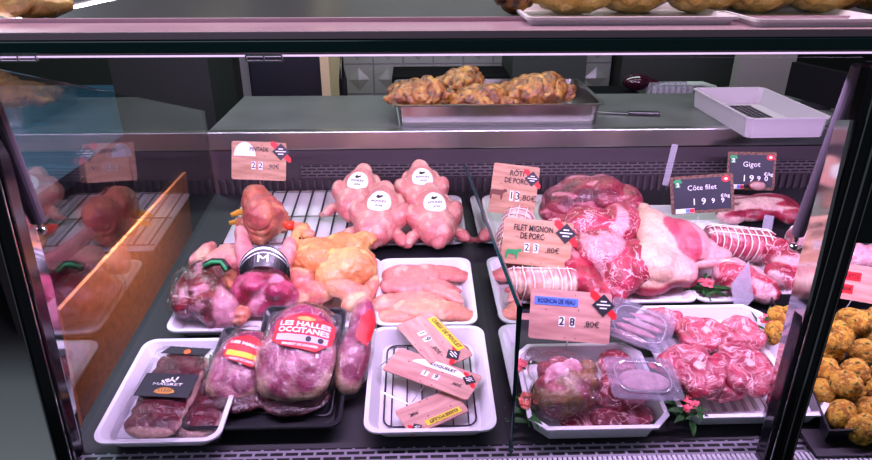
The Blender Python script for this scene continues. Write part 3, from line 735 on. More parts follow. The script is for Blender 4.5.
# vacuum packs leaning on each other
def duck_pack(name, label, px, py, h, rz, pitch, roll, W, L, T, redw, title, small=None, tray=True, seed=0, big=True):
    m4 = pxmat(px, py, h, rz, pitch, roll); t = thing_m(name, label, 'duck breast', m4, 'vacuum packed duck breasts')
    if tray:
        bm = bmesh.new(); loft(bm, [[(x, y, z) for x, y in [(q[0] - W*.05, q[1]) for q in rrect(W*1.04 + dw, L*1.08 + dw, .01, 3)]] for dw, z in ((-.008, -T - .004), (.004, -T + .003), (0, -T + .003), (-.01, -T - .001))]); bm_obj('black_backing_tray', bm, 'black_plastic', t)
    a, b, f, g = lin('#c83a78'), lin('#a82a62'), lin('#e8b49c'), lin('#e08a9a')
    def fn(c, n, s):
        v = mixc(a, b, sst(-.3, .3, nz(c, 20, s))); v = mixc(v, g, sst(.1, .4, nz(c, 45, s+1)))
        e = (c.x/(W*.5))**2 + (c.y/(L*.5))**2
        return mixc(v, f, sst(.72, .95, e + .2*nz(c, 40, s)) * (1 if c.y < L*.1 else .5))
    els = [((0, -L*.08, 0), (W*.5, L*.42, T)), ((W*.02, L*.16, .002), (W*.43, L*.34, T*.95)), ((-W*.2, -L*.22, 0), (W*.26, L*.24, T*.8)), ((W*.2, -L*.24, 0), (W*.26, L*.24, T*.8))]
    b_ = org('meat', els, 'wet_meat', t, .0028, 3, .003, 26, fn, seed)
    fl = org('film_wrap', [(c, tuple(r*1.06 + .0022 for r in rr)) for c, rr in els] + [((0, 0, -T*.6), (W*.6, L*.56, .003))], 'film', t, .003, 2, .0016, 60, None, seed)
    bv = bvh_of(fl)
    mt = Matrix.Translation((W*.08, L*.13, T)) @ Matrix.Rotation(R(-4), 4, 'Z')
    w2 = W * redw; hh = L * .38
    ol = [(-w2/2, -hh*.30), (-w2*.32, -hh*.42), (w2*.28, -hh*.5), (w2*.42, -hh*.32), (w2*.5, -hh*.25), (w2*.5, hh*.28), (w2*.3, hh*.38), (w2*.12, hh*.5), (-w2*.12, hh*.5), (-w2*.3, hh*.38), (-w2*.5, hh*.24)]
    lb = patch('red_label', ol, 'red_print', t, bv, mt, .0012)
    if title:
        text(title[0], .0105 if big else .006, 'white_print', lb, mt @ Matrix.Translation((0, hh*.17, 0)), w2*.86, .0003, target=bv, off=.0022)
        if len(title) > 1: text(title[1], .0105 if big else .006, 'white_print', lb, mt @ Matrix.Translation((0, hh*.0, 0)), w2*.86, .0003, target=bv, off=.0022)
        st = patch('lilac_strip', rect(0, -hh*.19, w2*.86, hh*.17), 'lilac_label' if big else 'yellow_print', lb, bv, mt, .0018)
        if big:
            for kx in (.12, .32): patch('round_stamp', [(x + w2*kx, y - hh*.19) for x, y in ellipse(.0042, .0042, 12)], 'ink', st, bv, mt, .0024)
            patch('leaf_mark', [(x, y + hh*.34) for x, y in ellipse(w2*.16, hh*.06, 14)], 'gold_print', lb, bv, mt, .0018)
        text('MAGRET DE CANARD', .005, 'white_print', lb, mt @ Matrix.Translation((0, -hh*.37, 0)), w2*.6, .0001, target=bv, off=.0022)
    return t
bl_ = thing_m('black_meat_tray', 'black plastic tray of meat in shadow under the vacuum packed duck', 'tray', pxmat(272, 398, 0, 0), None)
bm = tray_bm(.215, .15, .022, .015, 3, .008, .003); bm_obj('tray_body', bm, 'black_plastic', bl_)
org('dark_meat', [((-.04, 0, .016), (.05, .045, .009)), ((.035, -.012, .015), (.055, .04, .009))], 'wet_meat', bl_, .004, 3, .002, 26, two('#6a2434', '#4a1828', 20), 5)
duck_pack('duck_breast_pack', 'vacuum packed duck breast with a red and yellow label leaning behind the central pack', 241, 366, .035, -8, 22, 6, .088, .12, .02, .7, ('LES HALLES',), big=False, seed=21)
duck_pack('duck_breast_pack', 'largest vacuum packed duck breast on a black tray, red label reading LES HALLES OCCITANES', 298, 352, .06, -5, 24, 0, .118, .152, .024, .72, ('LES HALLES', 'OCCITANES'), seed=22)
duck_pack('duck_breast_pack', 'narrow vacuum pack standing on its side against the empty white tray, red label', 356, 345, .05, 2, 24, 25, .050, .155, .022, .5, None, tray=False, seed=23)
# ================================================================== PORK ROASTS
def roast(name, label, cat, a, b, r, nring, seed, pc=('#f0b4a8', '#e88c90', '#f6d8c8'), group=None, bite=.0022, mesh_net=False, sm='raw_skin'):
    A, B = Vector(a), Vector(b); d = B - A; L = d.length
    m4 = Matrix.Translation((A + B) / 2) @ d.to_track_quat('X', 'Z').to_matrix().to_4x4()
    t = thing_m(name, label, cat, m4, group); n = nring
    els = []
    for k in range(n + 1):
        x = -L/2 + L * (k + .5) / (n + 1); els.append(((x, .002*math.sin(k*2.1 + seed), .001*math.cos(k*3.3)), (L/(n+1)*.66, r*(1 - .1*(k in (0, n))), r*(.93 - .1*(k in (0, n))))))
    els.append(((0, 0, 0), (L*.46, r*.9, r*.85)))
    c1, c2, c3 = (lin(x) for x in pc)
    def fn(c, nn, s):
        v = mixc(c1, c2, sst(-.25, .3, nz(c, 30, s))); v = mixc(v, c3, sst(.1, .4, nz((c[0]*.6, c[1]*2, c[2]), 40, s + 2)))
        return mixc(v, lin('#a03040'), sst(L*.46, L*.5, abs(c.x)) * .8)
    b_ = org('roast_meat', els, sm, t, .0026, 2, .0015, 40, fn, seed)
    for k in range(n):
        x = -L/2 + L * (k + 1) / (n + 1); bm = bmesh.new(); pts = [(x + .002*math.sin(3*a1), (r*.965)*math.cos(a1), (r*.9)*math.sin(a1)) for a1 in (2*math.pi*j/20 for j in range(21))]
        add_path(bm, pts, .0011, 5); bm_obj('string_ring', bm, 'string', t, smooth=True)
    bm = bmesh.new()
    for yy in ((.0,) if not mesh_net else (-.5, 0, .5)):
        add_path(bm, [(-L/2 + L*j/12, r*math.sin(yy), r*.94*math.cos(yy) * (1 if 0 < j < 12 else .8)) for j in range(13)], .001, 5)
    bm_obj('long_string', bm, 'string', t, smooth=True)
    return t
p = DK(505, 283, .037); q = DK(576, 284, .037)
roast('pork_roast', 'string tied pork fillet roast lying sideways at the front edge right of the divider', 'roast', p, q, .032, 7, 31, ('#eeb09c', '#e89a98', '#f6d4bc'), group='tied pork roasts')
p = DK(507, 262, .040); q = DK(520, 216, .036)
roast('pork_roast', 'pale netted pork roast pointing to the back between the two pork tags', 'roast', p, q, .034, 7, 32, ('#f0b2ae', '#ea9298', '#f6d2cc'), group='tied pork roasts', mesh_net=True)
# ================================================================== BIG BEEF JOINTS
RED, DRK, FAT = '#cf3152', '#94183a', '#f2bfc2'
def layered(red, dark, fat, axis=2, k=14, lo=.0, hi=.22, st=(1, 1, 1), kr=26):
    a, b, f = lin(red), lin(dark), lin(fat)
    def fn(c, n, s):
        v = mixc(a, b, sst(-.2, .3, nz(c, kr, s)))
        q = (c[0]*st[0], c[1]*st[1], c[2]*st[2])
        return mixc(v, f, sst(lo, hi, nz(q, k, s + 5)) * .95)
    return fn
m4 = on_deck(590, 220, .03); t = thing_m('beef_rib_joint', 'dark red domed beef rib joint at the back beneath the vent wall', 'beef joint', m4, None)
def dome(c, n, s):
    v = mixc(lin('#a03046'), lin('#62182e'), sst(-.2, .25, nz((c[0]*.7, c[1]*3, c[2]*3), 16, s)))
    v = mixc(v, lin('#3e1020'), sst(.1, .4, nz(c, 9, s+2)))
    return mixc(v, lin('#d88090'), sst(.22, .34, nz((c[0]*.5, c[1]*2.4, c[2]*3), 30, s+4)))
org_w('joint_meat', m4, [E(560, 206, .06, .035, .05, .04, (0, -20, 10)), E(580, 195, .08, .055, .055, .04, (0, -8, 0)), E(604, 195, .085, .05, .055, .04, (0, 8, 0)), E(626, 202, .08, .03, .05, .035, (0, 25, 0)), E(594, 205, .06, .085, .05, .04), E(548, 212, .05, .02, .03, .022)], 'wet_meat', .0036, 3, .003, 18, dome, parent=t, seed=41)
m4 = on_deck(600, 255, .03); t = thing_m('beef_shoulder', 'large bright red beef joint with pale marbling in front of the dark domed joint', 'beef joint', m4, None)
org_w('joint_meat', m4, [E(566, 232, .06, .04, .05, .03, (0, 0, 20)), E(592, 226, .075, .055, .05, .035, (0, 10, 0)), E(620, 222, .08, .04, .05, .035), E(600, 252, .06, .05, .06, .04, (0, 0, 10)), E(620, 272, .045, .04, .055, .035, (0, 0, -10)), E(610, 292, .028, .03, .03, .024), E(636, 262, .05, .035, .055, .035), E(580, 250, .05, .04, .05, .035)], 'marbled', .0034, 2, .004, 20, layered('#d03c5c', '#a41c3c', '#eba4ae', k=17, lo=.3, hi=.4, st=(1.8, .5, 1), kr=34), parent=t, seed=42)
m4 = on_deck(575, 280, .02); t = thing_m('beef_strip', 'long lean red beef strip lying against the pork price tag', 'beef joint', m4, None)
org_w('strip_meat', m4, chain([(562, 254, .058), (576, 268, .05), (592, 284, .04), (602, 296, .03)], .024, .02) + [E(580, 276, .04, .03, .04, .028, (0, 0, -35))], 'wet_meat', .003, 2, .003, 26, layered('#cc3450', '#ac1e3a', '#e8909c', k=26, lo=.26, hi=.4, kr=44), parent=t, seed=43)
m4 = on_deck(665, 265, .02); t = thing_m('beef_hip_joint', 'huge joint capped with smooth cream fat and a pink muscle, beside the shoulder joint', 'beef joint', m4, None)
fa, fb, fr, fp_ = lin('#ecc0a8'), lin('#f0b4b8'), lin('#d8506c'), lin('#e07888')
im = m4.inverted(); cpt = im @ DK(682, 236, .085); cpl = im @ DK(630, 262, .06)
def capfn(c, n, s):
    v = mixc(fa, fb, sst(-.04, .04, c.x + .02*nz(c, 30, s)))
    dd = (Vector(((c.x - cpt.x)/.032, (c.y - cpt.y)/.05, 0))).length + .25*nz(c, 28, s)
    v = mixc(v, mixc(fr, fp_, sst(-.3, .3, nz(c, 30, s))), 1 - sst(.85, .98, dd))
    side = max(sst(.05, .4, -n.z), 1 - sst(-.004, .004, c.z - .022 + .012*nz(c, 26, s)), 1 - sst(-.006, .006, c.x - cpl.x + .01*nz(c, 30, s)))
    return mixc(v, mixc(lin('#c43654'), lin('#9c1c3a'), sst(-.2, .2, nz(c, 40, s))), side)
org_w('joint_meat', m4, [E(652, 228, .08, .035, .055, .03, (0, -12, 0)), E(664, 238, .07, .055, .06, .036, (0, 12, 0)), E(686, 240, .065, .05, .055, .03, (0, 22, -10)), E(652, 262, .055, .045, .05, .036), E(672, 268, .045, .045, .045, .03), E(704, 250, .05, .035, .035, .022, (0, 20, -20)), E(720, 254, .045, .022, .02, .014), E(646, 212, .09, .014, .03, .012), E(650, 284, .03, .04, .02, .022), E(684, 278, .03, .025, .02, .02)], 'raw_skin', .0034, 3, .0018, 16, capfn, parent=t, seed=44)
# ================================================================== RIGHT BACK
m4 = on_deck(765, 212, .02); t = thing_m('pork_belly', 'flat streaky belly slab at the back right under the slate price signs', 'belly slab', m4, None)
org_w('slab_meat', m4, [E(745, 208, .035, .05, .045, .022), E(770, 205, .04, .06, .04, .022), E(788, 212, .035, .03, .04, .02), E(730, 214, .035, .03, .03, .018), E(757, 186, .06, .02, .012, .012)], 'wet_meat', .0035, 3, .002, 24, layered('#b52c4a', '#8e1a38', '#eebcb8', k=34, lo=-.02, hi=.12, st=(.35, 2.0, 1)), parent=t, seed=45)
p = DK(704, 240, .045); q = DK(772, 247, .04)
roast('netted_roast', 'long netted lamb roast with knots along its top behind the clear sign holder', 'roast', p, q, .034, 9, 46, ('#d86a7c', '#c23a5a', '#f2c4c4'), mesh_net=True, sm='wet_meat')
m4 = on_deck(782, 262, .02); t = thing_m('lamb_end', 'red lamb joint end right of the long netted roast', 'lamb', m4, None)
org_w('lamb_meat', m4, [E(775, 252, .04, .035, .03, .03), E(786, 262, .035, .028, .035, .025), E(778, 274, .03, .025, .025, .02), E(790, 280, .025, .02, .02, .018)], 'marbled', .0035, 3, .003, 24, layered('#cf3656', '#a11c3c', '#f2bcc0', k=24, lo=.08, hi=.22), parent=t, seed=47)
p = DK(792, 238, .045); q = DK(806, 238, .04)
roast('netted_roast', 'small pale netted parcel beside the right strut', 'roast', p, q, .024, 3, 48, ('#e8b4bc', '#e0a0b0', '#f2d6d6'), mesh_net=True)
m4 = on_deck(745, 285, .02); t = thing_m('rib_chop', 'thick rib chop with a long pale bone, cut face to the front', 'chop', m4, None)
org_w('chop_meat', m4, [E(752, 286, .028, .045, .032, .024, (0, 0, -20)), E(735, 276, .035, .04, .028, .026, (0, 0, -15)), E(766, 292, .024, .026, .024, .02)], 'marbled', .003, 3, .002, 30, layered('#cc2f52', '#a51c3e', '#f0b8c0', k=30, lo=.1, hi=.24), parent=t, seed=49)
org_w('rib_bone', m4, chain([(697, 264, .04), (715, 263, .045), (735, 262, .05), (755, 270, .045), (768, 282, .035)], .010, .007), 'raw_skin', .0028, 2, .0015, 40, skin_paint('#efb0ae', '#d8788a', '#f4d2c8'), parent=t, seed=50)
# ================================================================== LAMB NECK SLICES
def lamb_slice(px, py, h, rx, ry, rz, label, seed, T=.014, pitch=8):
    m4 = pxmat(px, py, h, rz, pitch, 0); t = thing_m('lamb_neck_slice', label, 'lamb neck slice', m4, 'marbled lamb neck slices')
    rnd = random.Random(seed); els = [((0, 0, 0), (rx*.8, ry*.8, T*.9))]
    for k in range(7):
        a1 = 2*math.pi*k/7 + rnd.random()*.4; els.append(((rx*.5*math.cos(a1), ry*.52*math.sin(a1), 0), (rx*(.4 + .14*rnd.random()), ry*(.4 + .12*rnd.random()), T)))
    a, b, f, w_ = lin('#d03e5e'), lin('#b02a4a'), lin('#eea6ae'), lin('#dc7484')
    def fn(c, n, s):
        v = mixc(a, b, sst(-.2, .3, nz(c, 40, s))); v = mixc(v, w_, sst(.0, .35, nz(c, 26, s+4))*.5)
        q = Vector((c.x/rx, c.y/ry)).length
        bone = 1 - sst(.10, .17, Vector(((c.x - .1*rx)/rx, (c.y)/ry)).length)
        ring = 1 - sst(.02, .07, abs(q - .42 + .22*nz(c, 34, s)))
        ring2 = 1 - sst(.02, .06, abs(q - .78 + .2*nz(c, 30, s+7)))
        up = sst(.2, .5, n.z)
        v = mixc(v, f, max(ring, ring2*.8) * .5 * up); return mixc(v, lin('#f4d0c4'), bone * up)
    org('slice_meat', els, 'marbled', t, .0026, 2, .0022, 40, fn, seed); return t
LS = [(664, 321, .022, .036, .03, 10, 'small lamb neck slice at the back left, next to the clear pack'),
      (702, 334, .026, .046, .040, -10, 'lamb neck slice at the back centre of the white dish'),
      (742, 334, .024, .042, .038, 20, 'lamb neck slice at the back right under the clear hanging sign'),
      (744, 368, .044, .046, .052, 5, 'lamb neck slice at the front right with a small round bone'),
      (694, 370, .046, .052, .048, -8, 'largest lamb neck slice at the front left of the dish')]
for k, (px, py, h, rx, ry, rz, lb) in enumerate(LS): lamb_slice(px, py, h, rx, ry, rz, lb, 60 + k)
lamb_slice(720, 386, .030, .040, .026, 0, 'thick edge of a lamb neck slice showing beneath the two front slices', 66, .014)
# ================================================================== DISH WITH KIDNEY
def in13(x, y, z): return MW[T13.name] @ Vector((x, y, z))
m4 = MW[T13.name] @ Matrix.Translation((.02, -.01, .016)); t = thing_m('beef_slices', 'dark red meat slices spread over the bottom of the cut corner dish', 'meat slices', m4)
for k, (x, y, rx, ry) in enumerate(((-.045, -.04, .03, .026), (.0, -.045, .034, .022), (.035, -.04, .028, .022), (.02, 0, .045, .035), (-.05, .03, .03, .05), (.035, .05, .03, .04))):
    org('meat_slice', [((x, y, .001*k), (rx, ry, .007))], 'marbled', t, .003, 2, .002, 40, meat_paint('#b02444', '#82142e', '#e08aa0', 36, .15, .3), 70 + k)
m4 = on_deck(568, 392, .02); t = thing_m('veal_kidney', 'lobed brown veal kidney with pink fat in a clear bag', 'kidney', m4)
KL = [E(556, 400, .042, .026, .02, .022), E(574, 396, .046, .022, .022, .022), E(545, 394, .04, .018, .018, .02), E(585, 382, .048, .018, .018, .018), E(588, 370, .048, .016, .014, .016), E(566, 384, .05, .026, .022, .022), E(580, 400, .035, .02, .016, .016), E(560, 410, .03, .024, .012, .014)]
org_w('kidney_lobes', m4, KL, 'wet_meat', .0025, 2, .001, 40, two('#b07a4c', '#96603c', 26, -.2, .3, '#a8485a', 30), parent=t, seed=81)
org_w('kidney_fat', m4, [E(560, 374, .062, .020, .016, .014), E(571, 366, .062, .014, .014, .012), E(551, 382, .056, .014, .012, .012), E(577, 372, .06, .010)], 'raw_skin', .0022, 1, .003, 70, two('#f6bccb', '#ee9ab0', 50), parent=t, seed=82)
org_w('red_core', m4, [E(550, 386, .05, .022, .016, .016), E(560, 392, .056, .02, .01, .01), E(545, 372, .045, .012, .02, .012)], 'wet_meat', .0025, 2, .001, 40, two('#c03850', '#98203c', 26), parent=t, seed=83)
org_w('clear_bag', m4, [(e[0], tuple(r*1.15 + .003 for r in e[1]), e[2]) for e in KL] + [E(548, 370, .05, .03, .03, .016), E(535, 362, .045, .016, .03, .01), E(560, 360, .05, .03, .02, .012)], 'film', .0035, 3, .003, 50, None, parent=t, seed=84)
# clear boxes with lids
def clear_box(m4, label, W, L, H, kind):
    t = thing_m('clear_box', label, 'plastic box', m4, 'clear plastic meat boxes')
    bm = bmesh.new()
    def rg(dw, z, r=.008): return [(x, y, z) for x, y in rrect(W + dw, L + dw, r, 3)]
    loft(bm, [rg(-.02, 0), rg(-.012, H*.8), rg(0, H*.8), rg(0, H*.9), rg(-.014, H*.9), rg(-.024, .002)]); bm_obj('box_base', bm, 'clear_box', t)
    bm = bmesh.new(); loft(bm, [rg(.002, H*.9), rg(.002, H), rg(-.01, H), rg(-.014, H - .002), rg(-.02, H - .002)]); bm_obj('box_lid', bm, 'clear_box', t)
    bm = bmesh.new(); pts = [(x, y, H + .0006) for x, y in rrect(W*.78, L*.74, .02, 6)]; add_path(bm, pts + [pts[0]], .0012, 5)
    if kind == 'disc':
        bmesh.ops.transform(bm, matrix=Matrix(), verts=bm.verts)
    bm_obj('lid_ridge', bm, 'clear_edge', t)
    return t
b1 = clear_box(pxmat(640, 386, .052, -3, 4, 2), 'clear square box holding a pale pink disc, resting on the dish of kidney', .093, .072, .018, 'disc')
org('pale_meat_disc', [((0, 0, .009), (.034, .021, .0065)), ((.006, 0, .009), (.034, .019, .0062))], 'raw_skin', b1, .0025, 2, .001, 30, two('#f4c4cc', '#f0b0c0', 22), 85)
b2 = clear_box(pxmat(637, 331, .042, -28, 8, 6), 'tilted clear pack with thin pink slices behind the kidney dish', .098, .082, .016, 'sl')
for k in range(4): org('pink_slice', [((-.012 + .008*k, -.024 + .016*k, .008), (.032, .007, .004))], 'raw_skin', b2, .002, 1, .001, 60, two('#f2a0b0', '#f6c8cc', 40), 90 + k)

# ================================================================== PRICE SIGNS
def face_mat(c, roll=0, up=.25):
    """card frame at c turned to whoever stands in front of the counter"""
    n = (Vector((0, -.15, CAMZ)) - Vector(c)); n.x *= .5; n.normalize()
    x = Vector((0, 0, 1)).cross(n).normalized(); x = Matrix.Rotation(R(roll), 3, n) @ x; y = n.cross(x)
    m = Matrix((x, y, n)).transposed().to_4x4(); m.translation = c; return m
def corner_mat(tl, tr, bl, h=0, h2=None):
    a, b, c = (DK(*tl, h), DK(*tr, h if h2 is None else h2), DK(*bl, h))
    x = (b - a).normalized(); y0 = a - c; y = (y0 - x * y0.dot(x)); hh = y.length; y.normalize(); n = x.cross(y)
    if n.z < 0: n = -n
    ctr = (b + c) / 2; m = Matrix((x, y, x.cross(y))).transposed().to_4x4(); m.translation = ctr
    return m, (b - a).length, hh
def cow(s=1): return [(x*s, y*s) for x, y in ((-.5, -.3), (-.42, -.3), (-.38, -.02), (.1, -.04), (.14, -.3), (.22, -.3), (.24, .0), (.3, .12), (.42, .16), (.5, .24), (.42, .34), (.3, .36), (.2, .28), (-.4, .28), (-.48, .2), (-.52, -.05))]
def cardlike(name, label, cat, m4, W, H, m, group, nails=True, spike=None):
    t = thing_m(name, label, cat, m4, group); r = .004
    bm = bmesh.new(); loft(bm, [[(x, y, z) for x, y in rrect(W, H, r, 3)] for z in (-.002, 0)]); bm_obj('card', bm, m, t)
    if nails:
        for x, y in ((-.3, .1), (.05, .42), (.1, .12), (.3, -.12), (-.05, -.44), (.08, -.44)): flat(ellipse(.0011, .0009, 6), 'brown_print', t, Matrix.Translation((W*x, H*y, 0)), 'dark_fleck')
    if spike:
        bm = bmesh.new(); p = m4.inverted() @ Vector(spike); add_tube(bm, (0, -H*.4, -.003), p, .0012, n=6); bm_obj('spike', bm, 'bright_steel', t)
    return t
def emblem(t, x, y, s, flip=1):
    a = R(-45 * flip)
    rb = flat([(x - s*.95, y + s*.95), (x - s*.55, y + s*.95), (x + s*.95, y - s*.55), (x + s*.95, y - s*.95), (x + s*.7, y - s*.95), (x - s*.95, y + s*.6)], 'red_print', t, Matrix(), 'red_ribbon', z=.0007)
    d = flat([(x, y + s*.8), (x + s*.8, y), (x, y - s*.8), (x - s*.8, y)], 'emblem_black', t, Matrix(), 'diamond_emblem', z=.0013)
    for k, w in enumerate((.42, .95, .5)): flat(rect(x, y + s*(.28 - .24*k), s*w, s*.09), 'white_print', d, Matrix(), 'emblem_line', z=.0018)
    return d
def wood_tag(label, m4, W, H, lines, price, title_m=None, band=None, animal=None, m='card_wood', spike=None, emb=(.40, .26), esz=None, arc=None, pxo=.06):
    t = cardlike('price_tag', label, 'price tag', m4, W, H, m, 'wooden price tags', spike=spike)
    if band: flat(rect(band[0]*W, band[1]*H, band[2]*W, band[3]*H), title_m, t, Matrix(), 'title_band', z=.0008)
    if arc:
        n = 14; o = [( -W*.46 + W*.38*(.5 - .5*math.cos(math.pi*k/n)) if False else arc[0]*W + arc[2]*W*math.cos(math.pi - math.pi*k/n), arc[1]*H + arc[3]*H*math.sin(math.pi*k/n)) for k in range(n + 1)]
        flat(o, 'white_print', t, Matrix(), 'title_arc', z=.0010)
    for k, (s, x, y, sz, w) in enumerate(lines):
        text(s, sz*H, 'ink' if not (band and title_m == 'yellow_print') else 'brown_print', t, Matrix.Translation((x*W, y*H, 0)), w*W if w else None, .0002, off=.0018)
    # price: digits on little white slips, kilo cents smaller
    big, small = price
    for k, ch in enumerate(big):
        x = W*(pxo - .16 + .13*k)
        sl = flat(rect(x, -H*.12, W*.075, H*.2), 'white_print', t, Matrix(), 'digit_slip', z=.0008)
        text(ch, H*.22, 'ink', sl, Matrix.Translation((x, -H*.12, 0)), None, .0002, name='digit', off=.0014)
    text(small, H*.17, 'ink', t, Matrix.Translation((W*(pxo + .21), -H*.14, 0)), None, .0, name='cents')
    s_ = esz or H*.28
    if emb: emblem(t, W*emb[0], H*emb[1], s_)
    if animal: flat([(x + W*animal[0], y + H*animal[1]) for x, y in cow(H*.34)], animal[2], t, Matrix(), 'animal_drawing', z=.0012)
    return t
def stand(px, py, wpx, hpx, Y, roll):
    c = AY(px, py, Y); s = SC(c); m4 = face_mat(c, roll); return m4, wpx*s, hpx*s, Vector((c.x, c.y + .012, deckz(c.y + .012) - .0028))
m4, W, H, sp = stand(259, 161, 53, 38, 1.21, -5)
wood_tag('price tag with a white title arc standing over the guinea fowl at the back left', m4, W, H, [('PINTADE', .0, .30, .15, .34)], ('22', ',90€'), arc=(-.26, .12, .20, .36), spike=sp)
m4, W, H, sp = stand(514, 190, 46, 50, 1.20, -6)
wood_tag('square price tag reading RÔTI DE PORC above the netted pork roast', m4, W, H, [('RÔTI', .02, .33, .15, .3), ('DE PORC', .02, .18, .15, .5)], ('13', ',80€'), animal=(-.32, -.12, 'brown_print'), spike=sp, emb=(.36, .26), esz=H*.19, pxo=.12)
m4, W, H, sp = stand(537, 243, 69, 46, .995, -4)
wood_tag('price tag reading FILET MIGNON DE PORC in front of the red beef joints', m4, W, H, [('FILET MIGNON', -.07, .30, .19, .56), ('DE PORC', -.08, .13, .19, .34)], ('23', ',80€'), animal=(-.32, -.28, 'green_print'), spike=sp, pxo=.02)
m4, W, H, sp = stand(570, 316, 80, 50, .80, -2)
wood_tag('price tag with a blue band reading ROGNON DE VEAU before the tied roast', m4, W, H, [('ROGNON DE VEAU', -.18, .27, .13, .46)], ('28', ',80€'), 'blue_print', (-.18, .27, .54, .16), m='card_pink', spike=sp, pxo=.06)
m4, W, H, sp = stand(557, 334, 84, 42, .895, 3)
wood_tag('pink price tag half hidden behind the ROGNON DE VEAU tag and the divider', m4, W, H, [], ('', '3'), animal=(-.38, -.2, 'ink'), m='card_pink', spike=sp, emb=None)
# three tags lying in the empty tray
m4, W, H = corner_mat((430, 310), (472, 353), (397, 327), .036, .03)
wood_tag('topmost of three tags in the empty tray, yellow band reading CUISSE DE POULET', m4, W, H, [('CUISSE DE POULET', -.02, .36, .15, .66)], ('19', ',80€'), 'yellow_print', (-.02, .36, .72, .2), m='card_pink', emb=(.37, .1), esz=H*.24, pxo=-.02)
m4, W, H = corner_mat((392, 345), (474, 373), (390, 372), .030)
wood_tag('middle of three tags in the empty tray, white arc reading COQUELET', m4, W, H, [('COQUELET', .08, .28, .15, .3)], ('19', ',80€'), arc=(.05, .14, .32, .3), m='card_pink', emb=(.40, .18), esz=H*.25, pxo=.1)
m4, W, H = corner_mat((477, 407), (420, 432), (443, 391), .022)
wood_tag('frontmost of three tags in the empty tray, lying upside down with a yellow band', m4, W, H, [('CUISSE POULET', -.1, .33, .15, .5)], ('', ',90€'), 'yellow_print', (-.1, .33, .6, .2), m='card_pink', emb=(.36, .34), esz=H*.2)
for k, (a, b, lb) in enumerate((((380, 366), (398, 352), 'thin wire pin sticking out left of the COQUELET tag'), ((381, 392), (408, 404), 'thin wire pin lying left of the upside down tag'), ((412, 402), (426, 384), 'thin wire pin standing between the two lower tags'))):
    bm = bmesh.new(); add_tube(bm, DK(*a, .02), DK(*b, .02), .0008, n=6); tag(bm_obj('wire_pin', bm, 'bright_steel'), lb, 'wire pin')
# slate signs
def slate(label, px, py, w, h, Y, roll, title, price):
    m4, W, H, sp = stand(px, py, w, h, Y, roll)
    t = cardlike('slate_sign', label, 'price sign', m4, W, H, 'glitter_cork', 'slate price signs', nails=False, spike=sp)
    s = flat(rect(0, 0, W*.90, H*.84), 'slate', t, Matrix(), 'slate_face', z=.0008)
    text(title, H*.19, 'white_print', s, Matrix.Translation((0, H*.17, 0)), None, .0, off=.0013)
    for k, ch in enumerate(price): text(ch, H*(.24 if k < 2 else .18), 'white_print', s, Matrix.Translation((W*(-.13 + .15*k), -H*.2, 0)), None, .0002, name='digit', off=.0013)
    text('€/kg', H*.12, 'white_print', s, Matrix.Translation((W*.36, -H*.08, 0)), None, .0001, name='unit', off=.0013)
    g = flat([(x - W*.38, y + H*.32) for x, y in ((-.009, .003), (-.004, .008), (.006, .007), (.009, .001), (.004, -.001), (.005, -.009), (-.005, -.009), (-.005, -.001))], 'green_print', t, Matrix(), 'green_logo', z=.0014)
    text('2', H*.14, 'white_print', g, Matrix.Translation((W*-.38, H*.27, 0)), None, .0004, name='logo_mark', off=.0019)
    r_ = flat([(x + W*.38, y + H*.36) for x, y in ellipse(.0085, .0065, 14)], 'red_print', t, Matrix(), 'red_logo', z=.0014); flat([(x + W*.38, y + H*.36) for x, y in ellipse(.0035, .003, 8)], 'white_print', r_, Matrix(), 'logo_mark', z=.0019)
    fw = W*.3
    f = flat(rect(-W*.28, -H*.42, fw, H*.12), 'white_print', t, Matrix(), 'flag_strip', z=.0014)
    flat(rect(-W*.24, -H*.42, fw*.2, H*.1), 'blue_print', f, Matrix(), 'blue_part', z=.0019); flat(rect(-W*.17, -H*.42, fw*.25, H*.1), 'red_print', f, Matrix(), 'red_part', z=.0019)
slate('slate sign reading Côte filet, left of the other slate sign', 702, 194, 60, 38, 1.20, 8, 'Côte filet', '1999')
slate('slate sign reading Gigot with green and red logos, at the back right', 751, 171, 45, 38, 1.31, 3, 'Gigot', '1990')
# clear blades of empty sign holders
def blade(label, px, py, w, h, Y, roll, yaw=0):
    m4, W, H, sp = stand(px, py, w, h, Y, roll)
    t = thing_m('sign_holder', label, 'sign holder', m4 @ Matrix.Rotation(R(yaw), 4, 'Y'), None)
    bm = bmesh.new(); loft(bm, [[(x, y, z) for x, y in rrect(W, H, .0015, 2)] for z in (-.001, .001)]); bm_obj('clear_blade', bm, 'clear_edge', t)
    bm = bmesh.new(); add_tube(bm, (0, -H*.5, 0), m4.inverted() @ sp, .0015, n=6); bm_obj('stem', bm, 'bright_steel', t)
blade('thin clear sign holder standing left of the slate sign Côte filet', 670, 165, 6, 42, 1.30, -8)
blade('upright clear sign holder in front of the netted roast', 765, 238, 9, 46, 1.1, -4)
m4, W, H, sp = stand(742, 290, 22, 56, .93, 14)
t = thing_m('sign_holder', 'pointed clear sign holder seen edge on above the lamb neck slices', 'sign holder', m4)
bm = bmesh.new(); loft(bm, [[(W*.5, H*.5, z), (-W*.42, H*.12, z), (-W*.5, -H*.5, z), (W*.42, -H*.18, z)] for z in (-.001, .001)]); bm_obj('clear_blade', bm, 'clear_edge', t)
bm = bmesh.new(); add_tube(bm, (0, -H*.3, 0), m4.inverted() @ sp, .0015, n=6); bm_obj('stem', bm, 'bright_steel', t)
